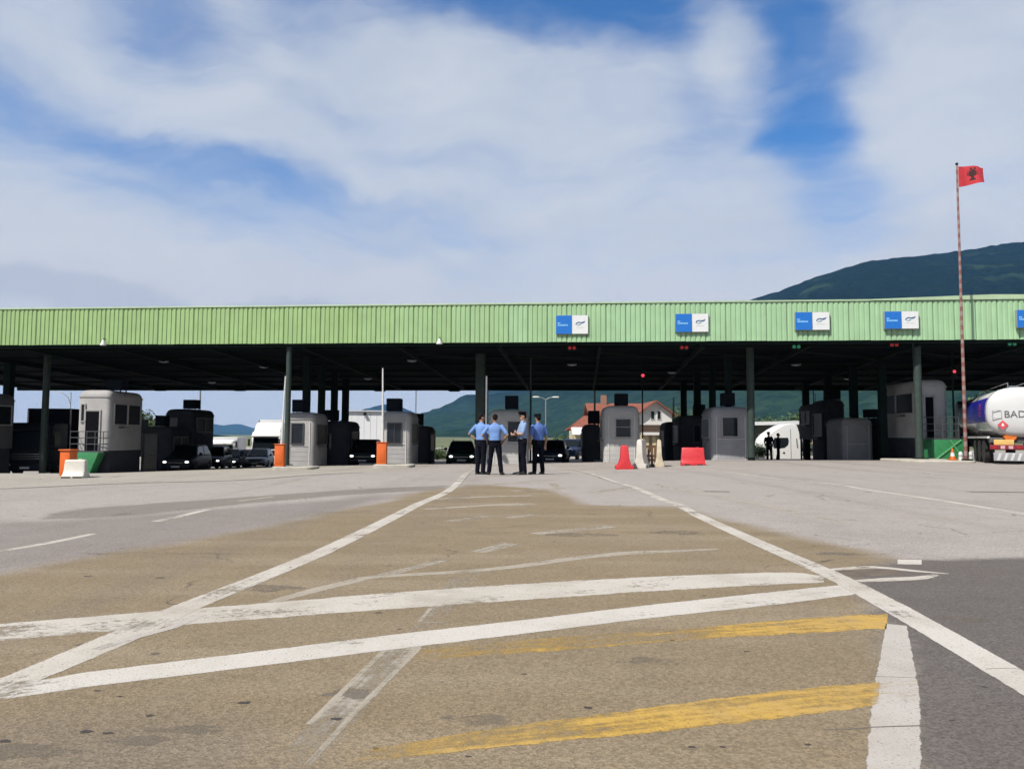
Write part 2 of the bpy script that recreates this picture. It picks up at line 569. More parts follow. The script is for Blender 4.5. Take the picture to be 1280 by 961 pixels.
def asphalt_material():
    m = bpy.data.materials.new('old_asphalt')
    m.use_nodes = True
    nt = m.node_tree
    N, L = nt.nodes, nt.links
    b = N['Principled BSDF']
    tc = N.new('ShaderNodeTexCoord')

    def nz(scale, detail=6, rough=0.55, stretch=None):
        n = N.new('ShaderNodeTexNoise')
        n.inputs['Scale'].default_value = scale
        n.inputs['Detail'].default_value = detail
        n.inputs['Roughness'].default_value = rough
        src = tc.outputs['Object']
        if stretch:
            mp = N.new('ShaderNodeMapping')
            mp.inputs['Scale'].default_value = stretch[:3]
            mp.inputs['Rotation'].default_value = (0, 0, R(stretch[3]))
            L.new(src, mp.inputs['Vector'])
            src = mp.outputs[0]
        L.new(src, n.inputs['Vector'])
        return n.outputs['Fac']

    def rng(v, a, b_, c=0.0, d=1.0, smooth=True):
        n = N.new('ShaderNodeMapRange')
        n.interpolation_type = 'SMOOTHSTEP' if smooth else 'LINEAR'
        for k, q in (('From Min', a), ('From Max', b_), ('To Min', c), ('To Max', d)):
            n.inputs[k].default_value = q
        L.new(v, n.inputs['Value'])
        return n.outputs[0]

    def mth(op, a, b_):
        n = N.new('ShaderNodeMath')
        n.operation = op
        for i, q in enumerate((a, b_)):
            if isinstance(q, (int, float)):
                n.inputs[i].default_value = q
            else:
                L.new(q, n.inputs[i])
        return n.outputs[0]

    def mix(f, a, b_, blend='MIX'):
        n = N.new('ShaderNodeMix')
        n.data_type = 'RGBA'
        n.blend_type = blend
        for k, q in (('Factor', f), ('A', a), ('B', b_)):
            if isinstance(q, (int, float)):
                n.inputs[k].default_value = q
            elif isinstance(q, tuple):
                n.inputs[k].default_value = (*q, 1)
            else:
                L.new(q, n.inputs[k])
        return n.outputs['Result']

    def area(name, wob, soft, n_):
        a = N.new('ShaderNodeAttribute')
        a.attribute_name = name
        return rng(mth('ADD', a.outputs['Fac'], mth('MULTIPLY', mth('SUBTRACT', n_, 0.5), wob)), -soft, soft)

    big, mid = nz(0.35, 5, 0.6), nz(2.2, 5, 0.62)
    streak = nz(0.9, 4, 0.6, (0.25, 1.6, 1, 8))
    col = mix(mid, (0.285, 0.256, 0.235), (0.405, 0.365, 0.335))
    col = mix(area('conc', 0.3, 0.1, mid), col, (0.36, 0.33, 0.285))
    col = mix(area('patch', 0.5, 0.12, mid), col, (0.215, 0.188, 0.165))
    col = mix(area('lane', 0.8, 0.35, big), col, mix(mid, (0.215, 0.188, 0.172), (0.27, 0.238, 0.22)))
    bei = mix(mid, (0.180, 0.137, 0.084), (0.270, 0.209, 0.134))
    bei = mix(rng(streak, 0.42, 0.72), bei, (0.268, 0.214, 0.146))
    col = mix(area('beige', 1.0, 0.22, big), col, bei)
    col = mix(area('fresh', 0.5, 0.13, mid), col, mix(mid, (0.102, 0.088, 0.082), (0.143, 0.125, 0.115)))
    col = mix(mth('MULTIPLY', area('oily', 0.6, 0.3, mid), 0.38), col, (0.12, 0.105, 0.098))
    # wear, oil and tyre dust
    col = mix(mth('MULTIPLY', rng(big, 0.45, 0.75), 0.22), col, (0.17, 0.14, 0.11))
    col = mix(mth('MULTIPLY', rng(nz(1.1, 6, 0.7), 0.60, 0.78), 0.35), col, (0.12, 0.105, 0.095))
    spots = N.new('ShaderNodeTexVoronoi')
    spots.inputs['Scale'].default_value = 1.9
    L.new(tc.outputs['Object'], spots.inputs['Vector'])
    col = mix(mth('MULTIPLY', rng(spots.outputs['Distance'], 0.02, 0.07, 1, 0), 0.8), col, (0.06, 0.05, 0.045))
    # tyre-polished tracks along the lanes
    trk = nz(0.55, 3, 0.5, (1.6, 0.045, 1, 2))
    col = mix(mth('MULTIPLY', rng(trk, 0.52, 0.70), 0.22), col, (0.15, 0.128, 0.105))
    # pale dusty drifts
    col = mix(mth('MULTIPLY', rng(nz(0.22, 5, 0.66, (0.5, 1.4, 1, -12)), 0.55, 0.78), 0.30), col, (0.36, 0.31, 0.24))
    # oil drips
    oil = nz(0.8, 4, 0.5)
    col = mix(mth('MULTIPLY', rng(oil, 0.68, 0.76), 0.45), col, (0.085, 0.075, 0.072))
    # fine cracks, only in parts
    wv = N.new('ShaderNodeVectorMath')
    wv.operation = 'MULTIPLY_ADD'
    wn3 = N.new('ShaderNodeTexNoise')
    wn3.inputs['Scale'].default_value = 1.4
    wn3.inputs['Detail'].default_value = 5
    L.new(tc.outputs['Object'], wn3.inputs['Vector'])
    L.new(wn3.outputs['Color'], wv.inputs[0])
    wv.inputs[1].default_value = (0.9, 0.9, 0)
    L.new(tc.outputs['Object'], wv.inputs[2])
    vc = N.new('ShaderNodeTexVoronoi')
    vc.feature = 'DISTANCE_TO_EDGE'
    vc.inputs['Scale'].default_value = 0.33
    L.new(wv.outputs[0], vc.inputs['Vector'])
    crk = mth('MULTIPLY', rng(vc.outputs['Distance'], 0.0015, 0.0045, 1, 0), rng(nz(0.5, 4), 0.52, 0.60))
    col = mix(mth('MULTIPLY', crk, 0.75), col, (0.07, 0.06, 0.05))
    # aggregate: pale and dark stones
    v = N.new('ShaderNodeTexVoronoi')
    v.inputs['Scale'].default_value = 95
    L.new(tc.outputs['Object'], v.inputs['Vector'])
    sep = N.new('ShaderNodeSeparateColor')
    L.new(v.outputs['Color'], sep.inputs[0])
    grain = mth('ADD', mth('MULTIPLY', sep.outputs[0], 0.56 * K), 0.71 * K)
    sc = N.new('ShaderNodeVectorMath')
    sc.operation = 'SCALE'
    L.new(col, sc.inputs[0])
    L.new(grain, sc.inputs['Scale'])
    L.new(sc.outputs[0], b.inputs['Base Color'])
    b.inputs['Roughness'].default_value = 0.9
    b.inputs['Specular IOR Level'].default_value = 0.25
    bp = N.new('ShaderNodeBump')
    bp.inputs['Strength'].default_value = 0.5
    bp.inputs['Distance'].default_value = 0.005
    L.new(mth('ADD', v.outputs['Distance'], mth('MULTIPLY', nz(40, 4), 0.8)), bp.inputs['Height'])
    L.new(bp.outputs[0], b.inputs['Normal'])
    return m


me.materials.append(asphalt_material())
apron = tag(obj('asphalt_apron', me), 'wide worn beige and grey asphalt apron before the green canopy', kind='structure')


# ---- land out to the horizon
def grass_material():
    return mat('dry_grass_land', (0.10, 0.12, 0.045), rough=0.95, var=0.45, scale=0.05, dirt=0.7, dirtcol=(0.19, 0.16, 0.10), bump=0.4, bscale=2.0)


gxs = [-30000, -12000, -5000, -2000, -800, -300, -150, -121] + list(range(-110, 111, 10)) + [121, 150, 300, 800, 2000, 5000, 12000, 30000]
gys = [-20000, -5000, -1000, -200, -60, -20] + list(range(-10, 161, 10)) + [176, 220, 300, 500, 900, 2000, 5000, 12000, 30000]
gv = [(x, y, gz(max(-60, min(60, x)), y) - (0.06 if abs(x) <= 121 and -21 <= y <= 161 else 0.02)) for y in gys for x in gxs]
gf = []
for j in range(len(gys) - 1):
    for i in range(len(gxs) - 1):
        gf.append((j * len(gxs) + i, j * len(gxs) + i + 1, (j + 1) * len(gxs) + i + 1, (j + 1) * len(gxs) + i))
me = bpy.data.meshes.new('ground')
me.from_pydata(gv, [], gf)
me.materials.append(grass_material())
tag(obj('ground', me), 'flat grassy land stretching to the hills', kind='structure')


# ------------------------------------------------------------------ road paint
def paint_material(name, col, wear, edge, fleck=22.0, dust=0.25, soft=1.0, streak=0.0):
    m = bpy.data.materials.new(name)
    m.use_nodes = True
    nt = m.node_tree
    N, L = nt.nodes, nt.links
    b = N['Principled BSDF']
    out = N['Material Output']
    tc = N.new('ShaderNodeTexCoord')
    uv = N.new('ShaderNodeUVMap')
    uv.uv_map = 'UVMap'
    sp = N.new('ShaderNodeSeparateXYZ')
    L.new(uv.outputs[0], sp.inputs[0])

    def nz(s, d=8, r=0.65):
        n = N.new('ShaderNodeTexNoise')
        n.inputs['Scale'].default_value = s
        n.inputs['Detail'].default_value = d
        n.inputs['Roughness'].default_value = r
        L.new(tc.outputs['Object'], n.inputs['Vector'])
        return n.outputs['Fac']

    def mth(op, a, b_=0.0):
        n = N.new('ShaderNodeMath')
        n.operation = op
        for i, q in enumerate((a, b_)):
            if isinstance(q, (int, float)):
                n.inputs[i].default_value = q
            else:
                L.new(q, n.inputs[i])
        return n.outputs[0]

    def rng(v, a, b_):
        n = N.new('ShaderNodeMapRange')
        n.interpolation_type = 'SMOOTHSTEP'
        n.inputs['From Min'].default_value = a
        n.inputs['From Max'].default_value = b_
        L.new(v, n.inputs['Value'])
        return n.outputs[0]
    # distance from the strip's edge (0 edge, .5 middle) roughened by noise
    dv = mth('SUBTRACT', 0.5, mth('ABSOLUTE', mth('SUBTRACT', sp.outputs[1], 0.5)))
    dv = mth('ADD', dv, mth('MULTIPLY', mth('SUBTRACT', nz(9, 6, 0.7), 0.55), edge))
    e = rng(dv, -0.01, 0.03)
    # along the strip the fade comes from the third coordinate stored in a second layer (v of 'fade')
    fd = N.new('ShaderNodeUVMap')
    fd.uv_map = 'fade'
    fs = N.new('ShaderNodeSeparateXYZ')
    L.new(fd.outputs[0], fs.inputs[0])
    mp = N.new('ShaderNodeMapping')
    mp.inputs['Scale'].default_value = (0.9, 3.2, 1)
    L.new(uv.outputs[0], mp.inputs['Vector'])
    sn = N.new('ShaderNodeTexNoise')
    sn.inputs['Scale'].default_value = 1.6
    sn.inputs['Detail'].default_value = 5
    sn.inputs['Roughness'].default_value = 0.62
    L.new(mp.outputs[0], sn.inputs['Vector'])
    w = mth('ADD', mth('MULTIPLY', nz(1.7, 5, 0.7), 0.5 - streak), mth('ADD', mth('MULTIPLY', sn.outputs['Fac'], 0.22 + streak), mth('MULTIPLY', nz(fleck, 6, 0.7), 0.28)))
    thr = mth('ADD', wear, mth('MULTIPLY', fs.outputs[0], 0.45))
    a = rng(mth('SUBTRACT', w, thr), -0.05 * soft, 0.065 * soft)
    pits = rng(nz(75, 3, 0.6), 0.30, 0.42)
    alpha = mth('MULTIPLY', mth('MULTIPLY', a, e), mth('ADD', mth('MULTIPLY', pits, 0.55), 0.45))
    v = N.new('ShaderNodeTexVoronoi')
    v.inputs['Scale'].default_value = 95
    L.new(tc.outputs['Object'], v.inputs['Vector'])
    mr = N.new('ShaderNodeMix')
    mr.data_type = 'RGBA'
    f = rng(nz(1.3, 5, 0.7), 0.40, 0.72)
    L.new(mth('MULTIPLY', f, dust), mr.inputs['Factor'])
    mr.inputs['A'].default_value = (*[c * K for c in col], 1)
    mr.inputs['B'].default_value = (0.28 * K, 0.235 * K, 0.175 * K, 1)
    L.new(mr.outputs['Result'], b.inputs['Base Color'])
    b.inputs['Roughness'].default_value = 0.75
    b.inputs['Specular IOR Level'].default_value = 0.3
    bp = N.new('ShaderNodeBump')
    bp.inputs['Strength'].default_value = 0.3
    bp.inputs['Distance'].default_value = 0.005
    L.new(v.outputs['Distance'], bp.inputs['Height'])
    L.new(bp.outputs[0], b.inputs['Normal'])
    tr = N.new('ShaderNodeBsdfTransparent')
    ms = N.new('ShaderNodeMixShader')
    L.new(alpha, ms.inputs[0])
    L.new(tr.outputs[0], ms.inputs[1])
    L.new(b.outputs[0], ms.inputs[2])
    L.new(ms.outputs[0], out.inputs['Surface'])
    return m


PW = paint_material('white_road_paint', (0.52, 0.48, 0.425), 0.41, 0.16, dust=0.50)
PW2 = paint_material('bright_white_road_paint', (0.55, 0.515, 0.47), 0.385, 0.13, dust=0.38)
PWR = paint_material('ragged_white_road_paint', (0.47, 0.435, 0.40), 0.38, 0.26, dust=0.45)
PF = paint_material('faded_white_road_paint', (0.38, 0.335, 0.27), 0.44, 0.40, dust=0.5, soft=1.8, streak=0.15)
PFF = paint_material('ghost_white_road_paint', (0.36, 0.32, 0.265), 0.50, 0.35, dust=0.5, soft=1.3)
PY = paint_material('yellow_road_paint', (0.52, 0.325, 0.07), 0.455, 0.40, dust=0.40, soft=1.8, streak=0.2)
PD = paint_material('dark_joint_tar', (0.16, 0.135, 0.115), 0.33, 0.25, dust=0.2)


def strip(pairs, m, dz, fade=None, smooth=True):
    """a strip of paint on the ground from pairs of edge points given in photograph pixels; fade: list of wear per pair"""
    A = [G(*p[0]) for p in pairs]
    B = [G(*p[1]) for p in pairs]
    fade = fade or [0.0] * len(pairs)
    pts = []
    for i in range(len(pairs) - 1):
        n = max(2, int(((A[i + 1] - A[i]).length + (B[i + 1] - B[i]).length) / 2 / 0.3) + 1)
        for k in range(n):
            t = k / n

            def cr(Q):
                p0, p1, p2, p3 = Q[max(i - 1, 0)], Q[i], Q[i + 1], Q[min(i + 2, len(Q) - 1)]
                if not smooth:
                    return p1.lerp(p2, t)
                return 0.5 * ((2 * p1) + (p2 - p0) * t + (2 * p0 - 5 * p1 + 4 * p2 - p3) * t * t + (3 * p1 - p0 - 3 * p2 + p3) * t ** 3)
            pts.append((cr(A), cr(B), fade[i] + (fade[i + 1] - fade[i]) * t))
    pts.append((A[-1], B[-1], fade[-1]))
    vs_, fs, uv, fd = [], [], [], []
    u = 0.0
    for k, (a, b, f) in enumerate(pts):
        if k:
            u += (a - pts[k - 1][0]).length
        for q, (t, vv) in enumerate(((0, 0.0), (0.5, 0.5), (1, 1.0))):
            p = a.lerp(b, t)
            vs_.append((p.x, p.y, gz(p.x, p.y) + dz * (0.12 + 0.88 * sstep(14, 21, p.y))))
            uv.append((u, vv))
            fd.append((f, 0))
        if k:
            o = (k - 1) * 3
            fs += [(o, o + 3, o + 4, o + 1), (o + 1, o + 4, o + 5, o + 2)]
    me_ = bpy.data.meshes.new('road_marking')
    me_.from_pydata(vs_, [], fs)
    l1, l2 = me_.uv_layers.new(name='UVMap'), me_.uv_layers.new(name='fade')
    for lp in me_.loops:
        l1.data[lp.index].uv = uv[lp.vertex_index]
        l2.data[lp.index].uv = fd[lp.vertex_index]
    bm = bmesh.new()
    bm.from_mesh(me_)
    bmesh.ops.recalc_face_normals(bm, faces=bm.faces)
    if sum(f.normal.z for f in bm.faces) < 0:
        bmesh.ops.reverse_faces(bm, faces=bm.faces)
    bm.to_mesh(me_)
    bm.free()
    me_.materials.append(m)
    return obj('road_marking', me_, apron)


def line(pts, w, m, dz, fade=None, smooth=True):
    """paint line along centre pixels with a real width in metres (a number or one per point)"""
    C = [G(*p) for p in pts]
    ws = w if isinstance(w, list) else [w] * len(pts)
    pr = []
    for i, c in enumerate(C):
        d = (C[min(i + 1, len(C) - 1)] - C[max(i - 1, 0)])
        d.z = 0
        s = Vector((-d.y, d.x, 0)).normalized() * ws[i] / 2
        pr.append((unG(c + s), unG(c - s)))
    return strip(pr, m, dz, fade, smooth)


def unG(p):
    d = p - CAMLOC
    k = d.dot(_F)
    return (CX + FPX * d.dot(CR) / k, CY - FPX * d.dot(CU) / k)


def vp(l):
    return [((x, a), (x, b)) for (x, a, b) in l]


# the two sweeping arcs across the lane
strip(vp([(-200, 793, 818), (0, 779, 801), (160, 766, 787), (320, 754, 774), (480, 741, 762), (640, 730, 751), (800, 721, 740), (960, 715, 731), (1005, 716, 729), (1030, 721, 728)]), PW, 0.004, [0.1, .1, 0.05, .03, .0, 0, 0, 0, 0.05, 0.15])
strip(vp([(-200, 882, 906), (0, 858, 875), (100, 841, 860), (163, 833, 852), (320, 814, 833), (480, 794, 813), (640, 776, 794), (800, 757, 774), (960, 740, 757), (1068, 729, 743)]), PW2, 0.008, [.12, .1, .05, 0, 0, 0, 0, .05, .08, 0.02])
# the long lane edges
line([(593, 585), (570, 606), (520, 631.5), (460, 662), (402, 690)], [0.16, 0.18, 0.19, 0.2, 0.2], PW, 0.012, [.2, .06, 0.02, 0, 0])
line([(404, 689.5), (330, 720), (237, 757), (165, 790), (95, 820), (27, 848), (-120, 905)], [0.2, 0.2, 0.21, 0.23, 0.22, 0.2, 0.2], PW, 0.0125, [0, .03, .0, .04, .0, .05, .1])
line([(252, 768), (215, 784), (170, 796), (120, 812)], 0.07, PWR, 0.016, [.1, .05, .1, .25])
line([(700, 583.5), (715, 586.5), (747, 595), (770, 603), (795, 610), (825, 623), (853, 632)], [0.14, .14, .15, .16, .17, .18, .18], PW, 0.012, [.25, .15, .08, .05, .1, .05, .1])
line([(846, 630), (862, 638), (880, 647.5), (960, 683.5), (1039, 718), (1115, 758)], [0.17, 0.18, 0.19, 0.2, 0.2, 0.21], PW, 0.0128, [.12, .1, 0, 0, .05, .0])
line([(1112, 756), (1194, 803), (1280, 853), (1450, 950)], [0.21, 0.2, 0.2, 0.2], PW2, 0.0125, [.02, -0.04, -0.04, -.04])
# short edge line beside the newer strip of asphalt
strip([((1107, 779), (1134, 782)), ((1099, 822), (1142, 822)), ((1089, 867), (1151, 867)), ((1081, 961), (1153, 961)), ((1070, 1100), (1165, 1100))], PWR, 0.004, [.05, 0, .02, .0, .03], smooth=False)
# yellow bars
strip([((1110, 766), (1108, 786)), ((1035, 770), (1035, 790)), ((960, 776), (960, 794)), ((860, 785), (860, 800)), ((700, 795), (700, 813)), ((520, 812), (520, 826))], PY, 0.004, [-.10, -.07, -.02, .06, .16, .28])
strip([((1150, 846), (1149, 876)), ((1100, 851), (1098, 881)), ((1091, 852), (1089, 883)), ((960, 864), (960, 900)), ((800, 885), (800, 917)), ((640, 906), (640, 933)), ((540, 922), (540, 943)), ((430, 941), (430, 956))], PY, 0.0075, [.30, .26, -0.06, -.04, -.02, .03, .10, .24])
# ghost of a removed line
strip([((570, 712), (604, 712)), ((537, 758), (566, 758)), ((522, 779), (556, 779)), ((483, 809), (527, 809)), ((385, 905), (442, 905)), ((300, 1000), (380, 1000))], PFF, 0.0035, [.05, -.02, .06, -.04, .0, .08])
line([(485, 808), (386, 905)], 0.03, PF, 0.0055, [-0.08, -0.05], smooth=False)
line([(525, 809), (440, 893), (385, 956)], 0.03, PF, 0.0055, [-0.05, -0.03, 0.02], smooth=False)
line([(538, 760), (524, 777), (556, 778)], 0.03, PF, 0.0055, [-0.06, -0.04, 0], smooth=False)
# thin worn arc and its branch
line([(340, 752), (395, 737), (442, 726), (470, 720.5), (559, 715.5), (640, 708.5), (715, 698), (785, 691), (840, 688.5), (898, 686)], [.1, .13, .13, .12, .12, .14, .16, .18, .16, .08], PF, 0.006, [-.05, -.12, -.14, -.12, -.05, -.1, -.06, -.1, -.06, .05])
line([(464, 722), (510, 711), (556, 700)], 0.12, PF, 0.0065, [-.03, -.02, .06])
for pts in ([(530, 636), (600, 632), (650, 629)], [(536, 624), (600, 621), (668, 619)], [(610, 606), (660, 602), (695, 599)], [(640, 613.5), (705, 610)], [(738, 616), (785, 609)], [(632, 632), (668, 629.5)],
            [(632, 647), (668, 643)], [(668, 667), (765, 658)], [(596, 690), (640, 679)], [(560, 651), (612, 645)], [(690, 604), (700, 611)], [(605, 596), (680, 592)], [(690, 588), (770, 584)]):
    line(pts, 0.20, PF, 0.0045, [0.0] + [-.1] * (len(pts) - 2) + [0.02])
# lanes towards the gates
line([(820, 605), (865, 615), (912, 623.5), (960, 632), (1003, 642)], [.09, .12, .13, .13, .1], PF, 0.004, [0, -.08, -.12, -.12, .0])
line([(1020, 646), (1052, 652)], 0.12, PF, 0.004, [-.05, .0])
line([(868, 585), (912, 590), (960, 597), (1042, 605), (1085, 612), (1172, 624.5), (1280, 642), (1450, 668)], [.1, .12, .13, .14, .15, .15, .15, .15], PW, 0.004, [.12, .08, .05, .04, .02, 0, .02, .04])
line([(985, 580), (1080, 588), (1180, 594), (1290, 600.5)], .13, PF, 0.004, [-.05, -.1, -.05, -.05])
line([(-60, 697), (0, 688.5), (60, 678.5), (116, 667)], [.12, .12, .12, .1], PW, 0.004, [.05, .05, .0, .08])
line([(194, 651.5), (225, 645), (259, 636.5)], .13, PW, 0.004, [.05, .0, .06])
line([(298, 626), (342, 620.5)], .13, PF, 0.004, [-.12, -.1])
line([(378, 611.5), (392, 610)], .13, PF, 0.004, [-.1, -.1])
line([(-250, 620), (0, 611), (160, 604), (320, 599), (455, 590.5)], [.26, .25, .22, .16, .12], PD, 0.004, [-.1, -.1, -.1, -.08, .05])
# corner of old paint by the newer asphalt
line([(1015, 714), (1050, 711), (1092, 708.5), (1140, 713), (1186, 717)], [.05, .09, .12, .1, .03], PW, 0.006, [.1, .02, -.02, .03, .15])
line([(1072, 726), (1110, 724), (1150, 722), (1172, 718)], [.08, .14, .12, .05], PW, 0.0065, [.08, .02, .06, .15])
strip([((1122, 699), (1122, 705)), ((1152, 699.5), (1152, 705.5))], PW2, 0.007, smooth=False)
strip([((1022, 721), (1024, 713)), ((1070, 722), (1070, 712)), ((1128, 717), (1125, 711))], mat('brown_tar_patch', (0.12, 0.092, 0.068), rough=0.95, scale=9, var=.3), 0.0035, smooth=False)
line([(995, 723), (1035, 719.5)], .1, PW, 0.007, [.05, .15], smooth=False)
line([(1210, 614.5), (1300, 615.5)], .35, PD, 0.0042, [-.02, -.02])
line([(880, 614), (912, 614.5)], .3, PD, 0.0042, [.05, .05])

# tar spots, drips and open seams in the near surface
PS = paint_material('dark_stain', (0.185, 0.157, 0.125), 0.50, 0.95, dust=0.1, soft=3.0)
PT = paint_material('tar_spot', (0.055, 0.046, 0.040), 0.30, 0.5, dust=0.0)


def spot(px, py, rx, ry, m, dz):
    """a small irregular blot lying on the ground"""
    c = G(px, py)
    n = 18
    vs_, fs, uv = [(c.x, c.y, 0)], [], [(0, 0.5)]
    for k in range(n):
        t_ = 2 * math.pi * k / n
        q = 0.75 + 0.5 * mnoise.noise(Vector((math.cos(t_) * 1.3 + px, math.sin(t_) * 1.3 + py, 0)))
        vs_.append((c.x + rx * q * math.cos(t_), c.y + ry * q * math.sin(t_), 0))
        uv.append((t_, 1.0))
        fs.append((0, 1 + k, 1 + (k + 1) % n))
    vs_ = [(x, y, gz(x, y) + dz * (0.12 + 0.88 * sstep(14, 21, y))) for x, y, _ in vs_]
    me_ = bpy.data.meshes.new('ground_stain')
    me_.from_pydata(vs_, [], fs)
    l1, l2 = me_.uv_layers.new(name='UVMap'), me_.uv_layers.new(name='fade')
    for lp in me_.loops:
        l1.data[lp.index].uv = uv[lp.vertex_index]
        l2.data[lp.index].uv = (0, 0)
    me_.materials.append(m)
    return obj('ground_stain', me_, apron)


for (x, y, rx, ry) in ((30, 938, .22, .10), (175, 925, .16, .07), (235, 912, .22, .06), (330, 735, .35, .2), (600, 898, .2, .08), (820, 826, .22, .08), (1045, 692, .3, .15), (850, 665, .4, .3), (440, 866, .15, .08), (1210, 774, .2, .1), (720, 668, .5, .25), (560, 745, .2, .1)):
    spot(x, y, rx, ry, PS, 0.0036)
for (x, y, w_) in ((306, 878, .024), (150, 870, .012), (122, 863, .014), (188, 894, .016), (655, 842, .012), (841, 800, .013), (933, 814, .014), (653, 918, .012), (865, 933, .014), (903, 933, .012), (420, 898, .022), (690, 770, .014), (1230, 858, .016), (500, 786, .013),
                   (110, 720, .03), (200, 722, .035), (880, 744, .014), (1060, 626, .05), (1085, 615, .07), (770, 590, .08), (5, 926, .02), (108, 914, .022), (134, 916, .02), (890, 885, .03), (735, 884, .02), (470, 935, .012), (585, 945, .012), (1190, 900, .012), (1010, 930, .012)):
    spot(x, y, w_ * 1.5, w_, PT, 0.0062)
PC = paint_material('open_seam', (0.13, 0.112, 0.095), 0.40, 0.6, dust=0.2)
line([(1030, 911.5), (1060, 911), (1090, 908.5), (1153, 906.5)], 0.012, PC, 0.0056, [.1, .05, -.05, -.05])
line([(1093, 845), (1150, 847)], 0.007, PC, 0.0056, [.1, .1])
line([(1232, 836), (1262, 835), (1281, 837)], 0.008, PC, 0.0136, [0, 0, .0])

# ------------------------------------------------------------------ canopy
FL, FR = P(0, 432, 40.0), P(1280, 424, 35.4)
FDIR = (FR - FL)
FLEN = math.hypot(FDIR.x, FDIR.y)
FANG = math.atan2(FDIR.y, FDIR.x)
ZB = (FL.z + FR.z) / 2
ZT = (P(0, 386, 40.0).z + P(1280, 374, 35.4).z) / 2
ZR = (P(0, 488.5, 62).z + P(1280, 480, 57.4).z) / 2      # underside at the far edge
DEEP = 22.0
X0, X1 = -16.0, FLEN + 14.0
NW = 0.95
green_a = mat('green_ribbed_steel', (0.285, 0.435, 0.165), rough=0.5, var=0.10, scale=1.3, dirt=0.22, dirtcol=(0.25, 0.31, 0.14))
green_b = mat('pale_green_ribbed_steel', (0.330, 0.545, 0.300), rough=0.52, var=0.10, scale=1.3, dirt=0.25, dirtcol=(0.27, 0.37, 0.22))  # paler of the two fascia greens
green_cap = mat('pale_green_flashing', (0.42, 0.56, 0.36), rough=0.45, var=0.12, scale=2)
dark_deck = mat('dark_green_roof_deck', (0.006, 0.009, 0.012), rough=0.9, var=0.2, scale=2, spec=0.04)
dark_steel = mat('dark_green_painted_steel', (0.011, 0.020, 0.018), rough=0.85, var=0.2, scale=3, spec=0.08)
post_steel = mat('grey_green_painted_post', (0.042, 0.062, 0.054), rough=0.55, var=0.2, scale=4, dirt=0.4, dirtcol=(0.06, 0.055, 0.045), spec=0.2)
roof_sheet = mat('grey_green_roof_sheet', (0.20, 0.27, 0.19), rough=0.6, var=0.15, scale=1)

canopy = thing('canopy', 'long flat steel canopy with light green ribbed fascia over the border lanes', 'canopy', (FL.x, FL.y, 0), FANG)
CAN = Matrix.Translation((FL.x, FL.y, 0)) @ Matrix.Rotation(FANG, 4, 'Z')
CANI = CAN.inverted()


def zsof(ly):
    return ZB + (ZR - ZB) * ly / DEEP


# one ribbed sheet of the fascia: five ribs, raised face towards the road
pw, nr, dep, th = NW - 0.018, 4, 0.034, 0.012
prof = []
pit = pw / nr
for k in range(nr):
    x = k * pit
    prof += [(x, 0.0), (x + pit * 0.16, 0.0), (x + pit * 0.28, -dep), (x + pit * 0.84, -dep), (x + pit * 0.96, 0.0)]
prof.append((pw, 0.0))


def panel_mesh(z0, z1, m):
    b = MB()
    n = len(prof)
    vs_ = [(x, y, z) for z in (z0, z1) for (x, y) in prof] + [(x, y + th, z) for z in (z0, z1) for (x, y) in ((0, 0.0), (pw, 0.0))]
    fs = [(i, i + 1, n + i + 1, n + i) for i in range(n - 1)]
    fs += [(2 * n, 2 * n + 2, 2 * n + 3, 2 * n + 1)]
    b.add(vs_, fs)
    return b.mesh('fascia_panel', m)


def blend_mat(f):
    return mat('green_ribbed_steel_%d' % round(f * 6), [p * (1 - f) + q * f for p, q in zip((0.330, 0.500, 0.205), (0.365, 0.575, 0.335))], rough=0.5, var=0.09, scale=1.3, dirt=0.35, dirtcol=(0.23, 0.31, 0.16), streak=7.0)  # green shifts from deeper to paler along the fascia


pms = [panel_mesh(ZB, ZT - 0.06, blend_mat(k / 6)) for k in range(7)]
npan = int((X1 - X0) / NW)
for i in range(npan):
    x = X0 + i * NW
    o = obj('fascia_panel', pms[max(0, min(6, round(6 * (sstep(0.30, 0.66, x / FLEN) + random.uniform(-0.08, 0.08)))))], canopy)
    o.location = (x, -0.06 + random.uniform(-0.006, 0.006), random.uniform(-0.008, 0.008))
xe = X0 + npan * NW
b = MB()
b.box(((X0 + xe) / 2, 0.10, ZT - 0.008), (xe - X0 + 0.1, 0.46, 0.08))
b.build('cap_flashing', green_cap, canopy, bevel=0.01)
b = MB()
b.box(((X0 + xe) / 2, 0.03, (ZB + ZT) / 2 - 0.05), (xe - X0, 0.06, ZT - ZB - 0.16))
b.build('fascia_backing', dark_deck, canopy)
b = MB()
b.box(((X0 + xe) / 2, 0.14, ZB - 0.05), (xe - X0, 0.22, 0.16))
b.build('edge_beam', dark_steel, canopy, bevel=0.008)
# low gable flashing where the right-hand roof meets the fascia
gx0, gxp, gx1 = (CANI @ P(1088, 376, 36)).x, (CANI @ P(1238, 372, 35.5)).x, xe
b = MB()
b.prism([(gx0, ZT + 0.03), (gxp, ZT + 0.20), (gx1, ZT + 0.03), (gx1, ZT - 0.03), (gx0, ZT - 0.03)], -0.15, 9.0)
b.build('gable_flashing', green_cap, canopy)
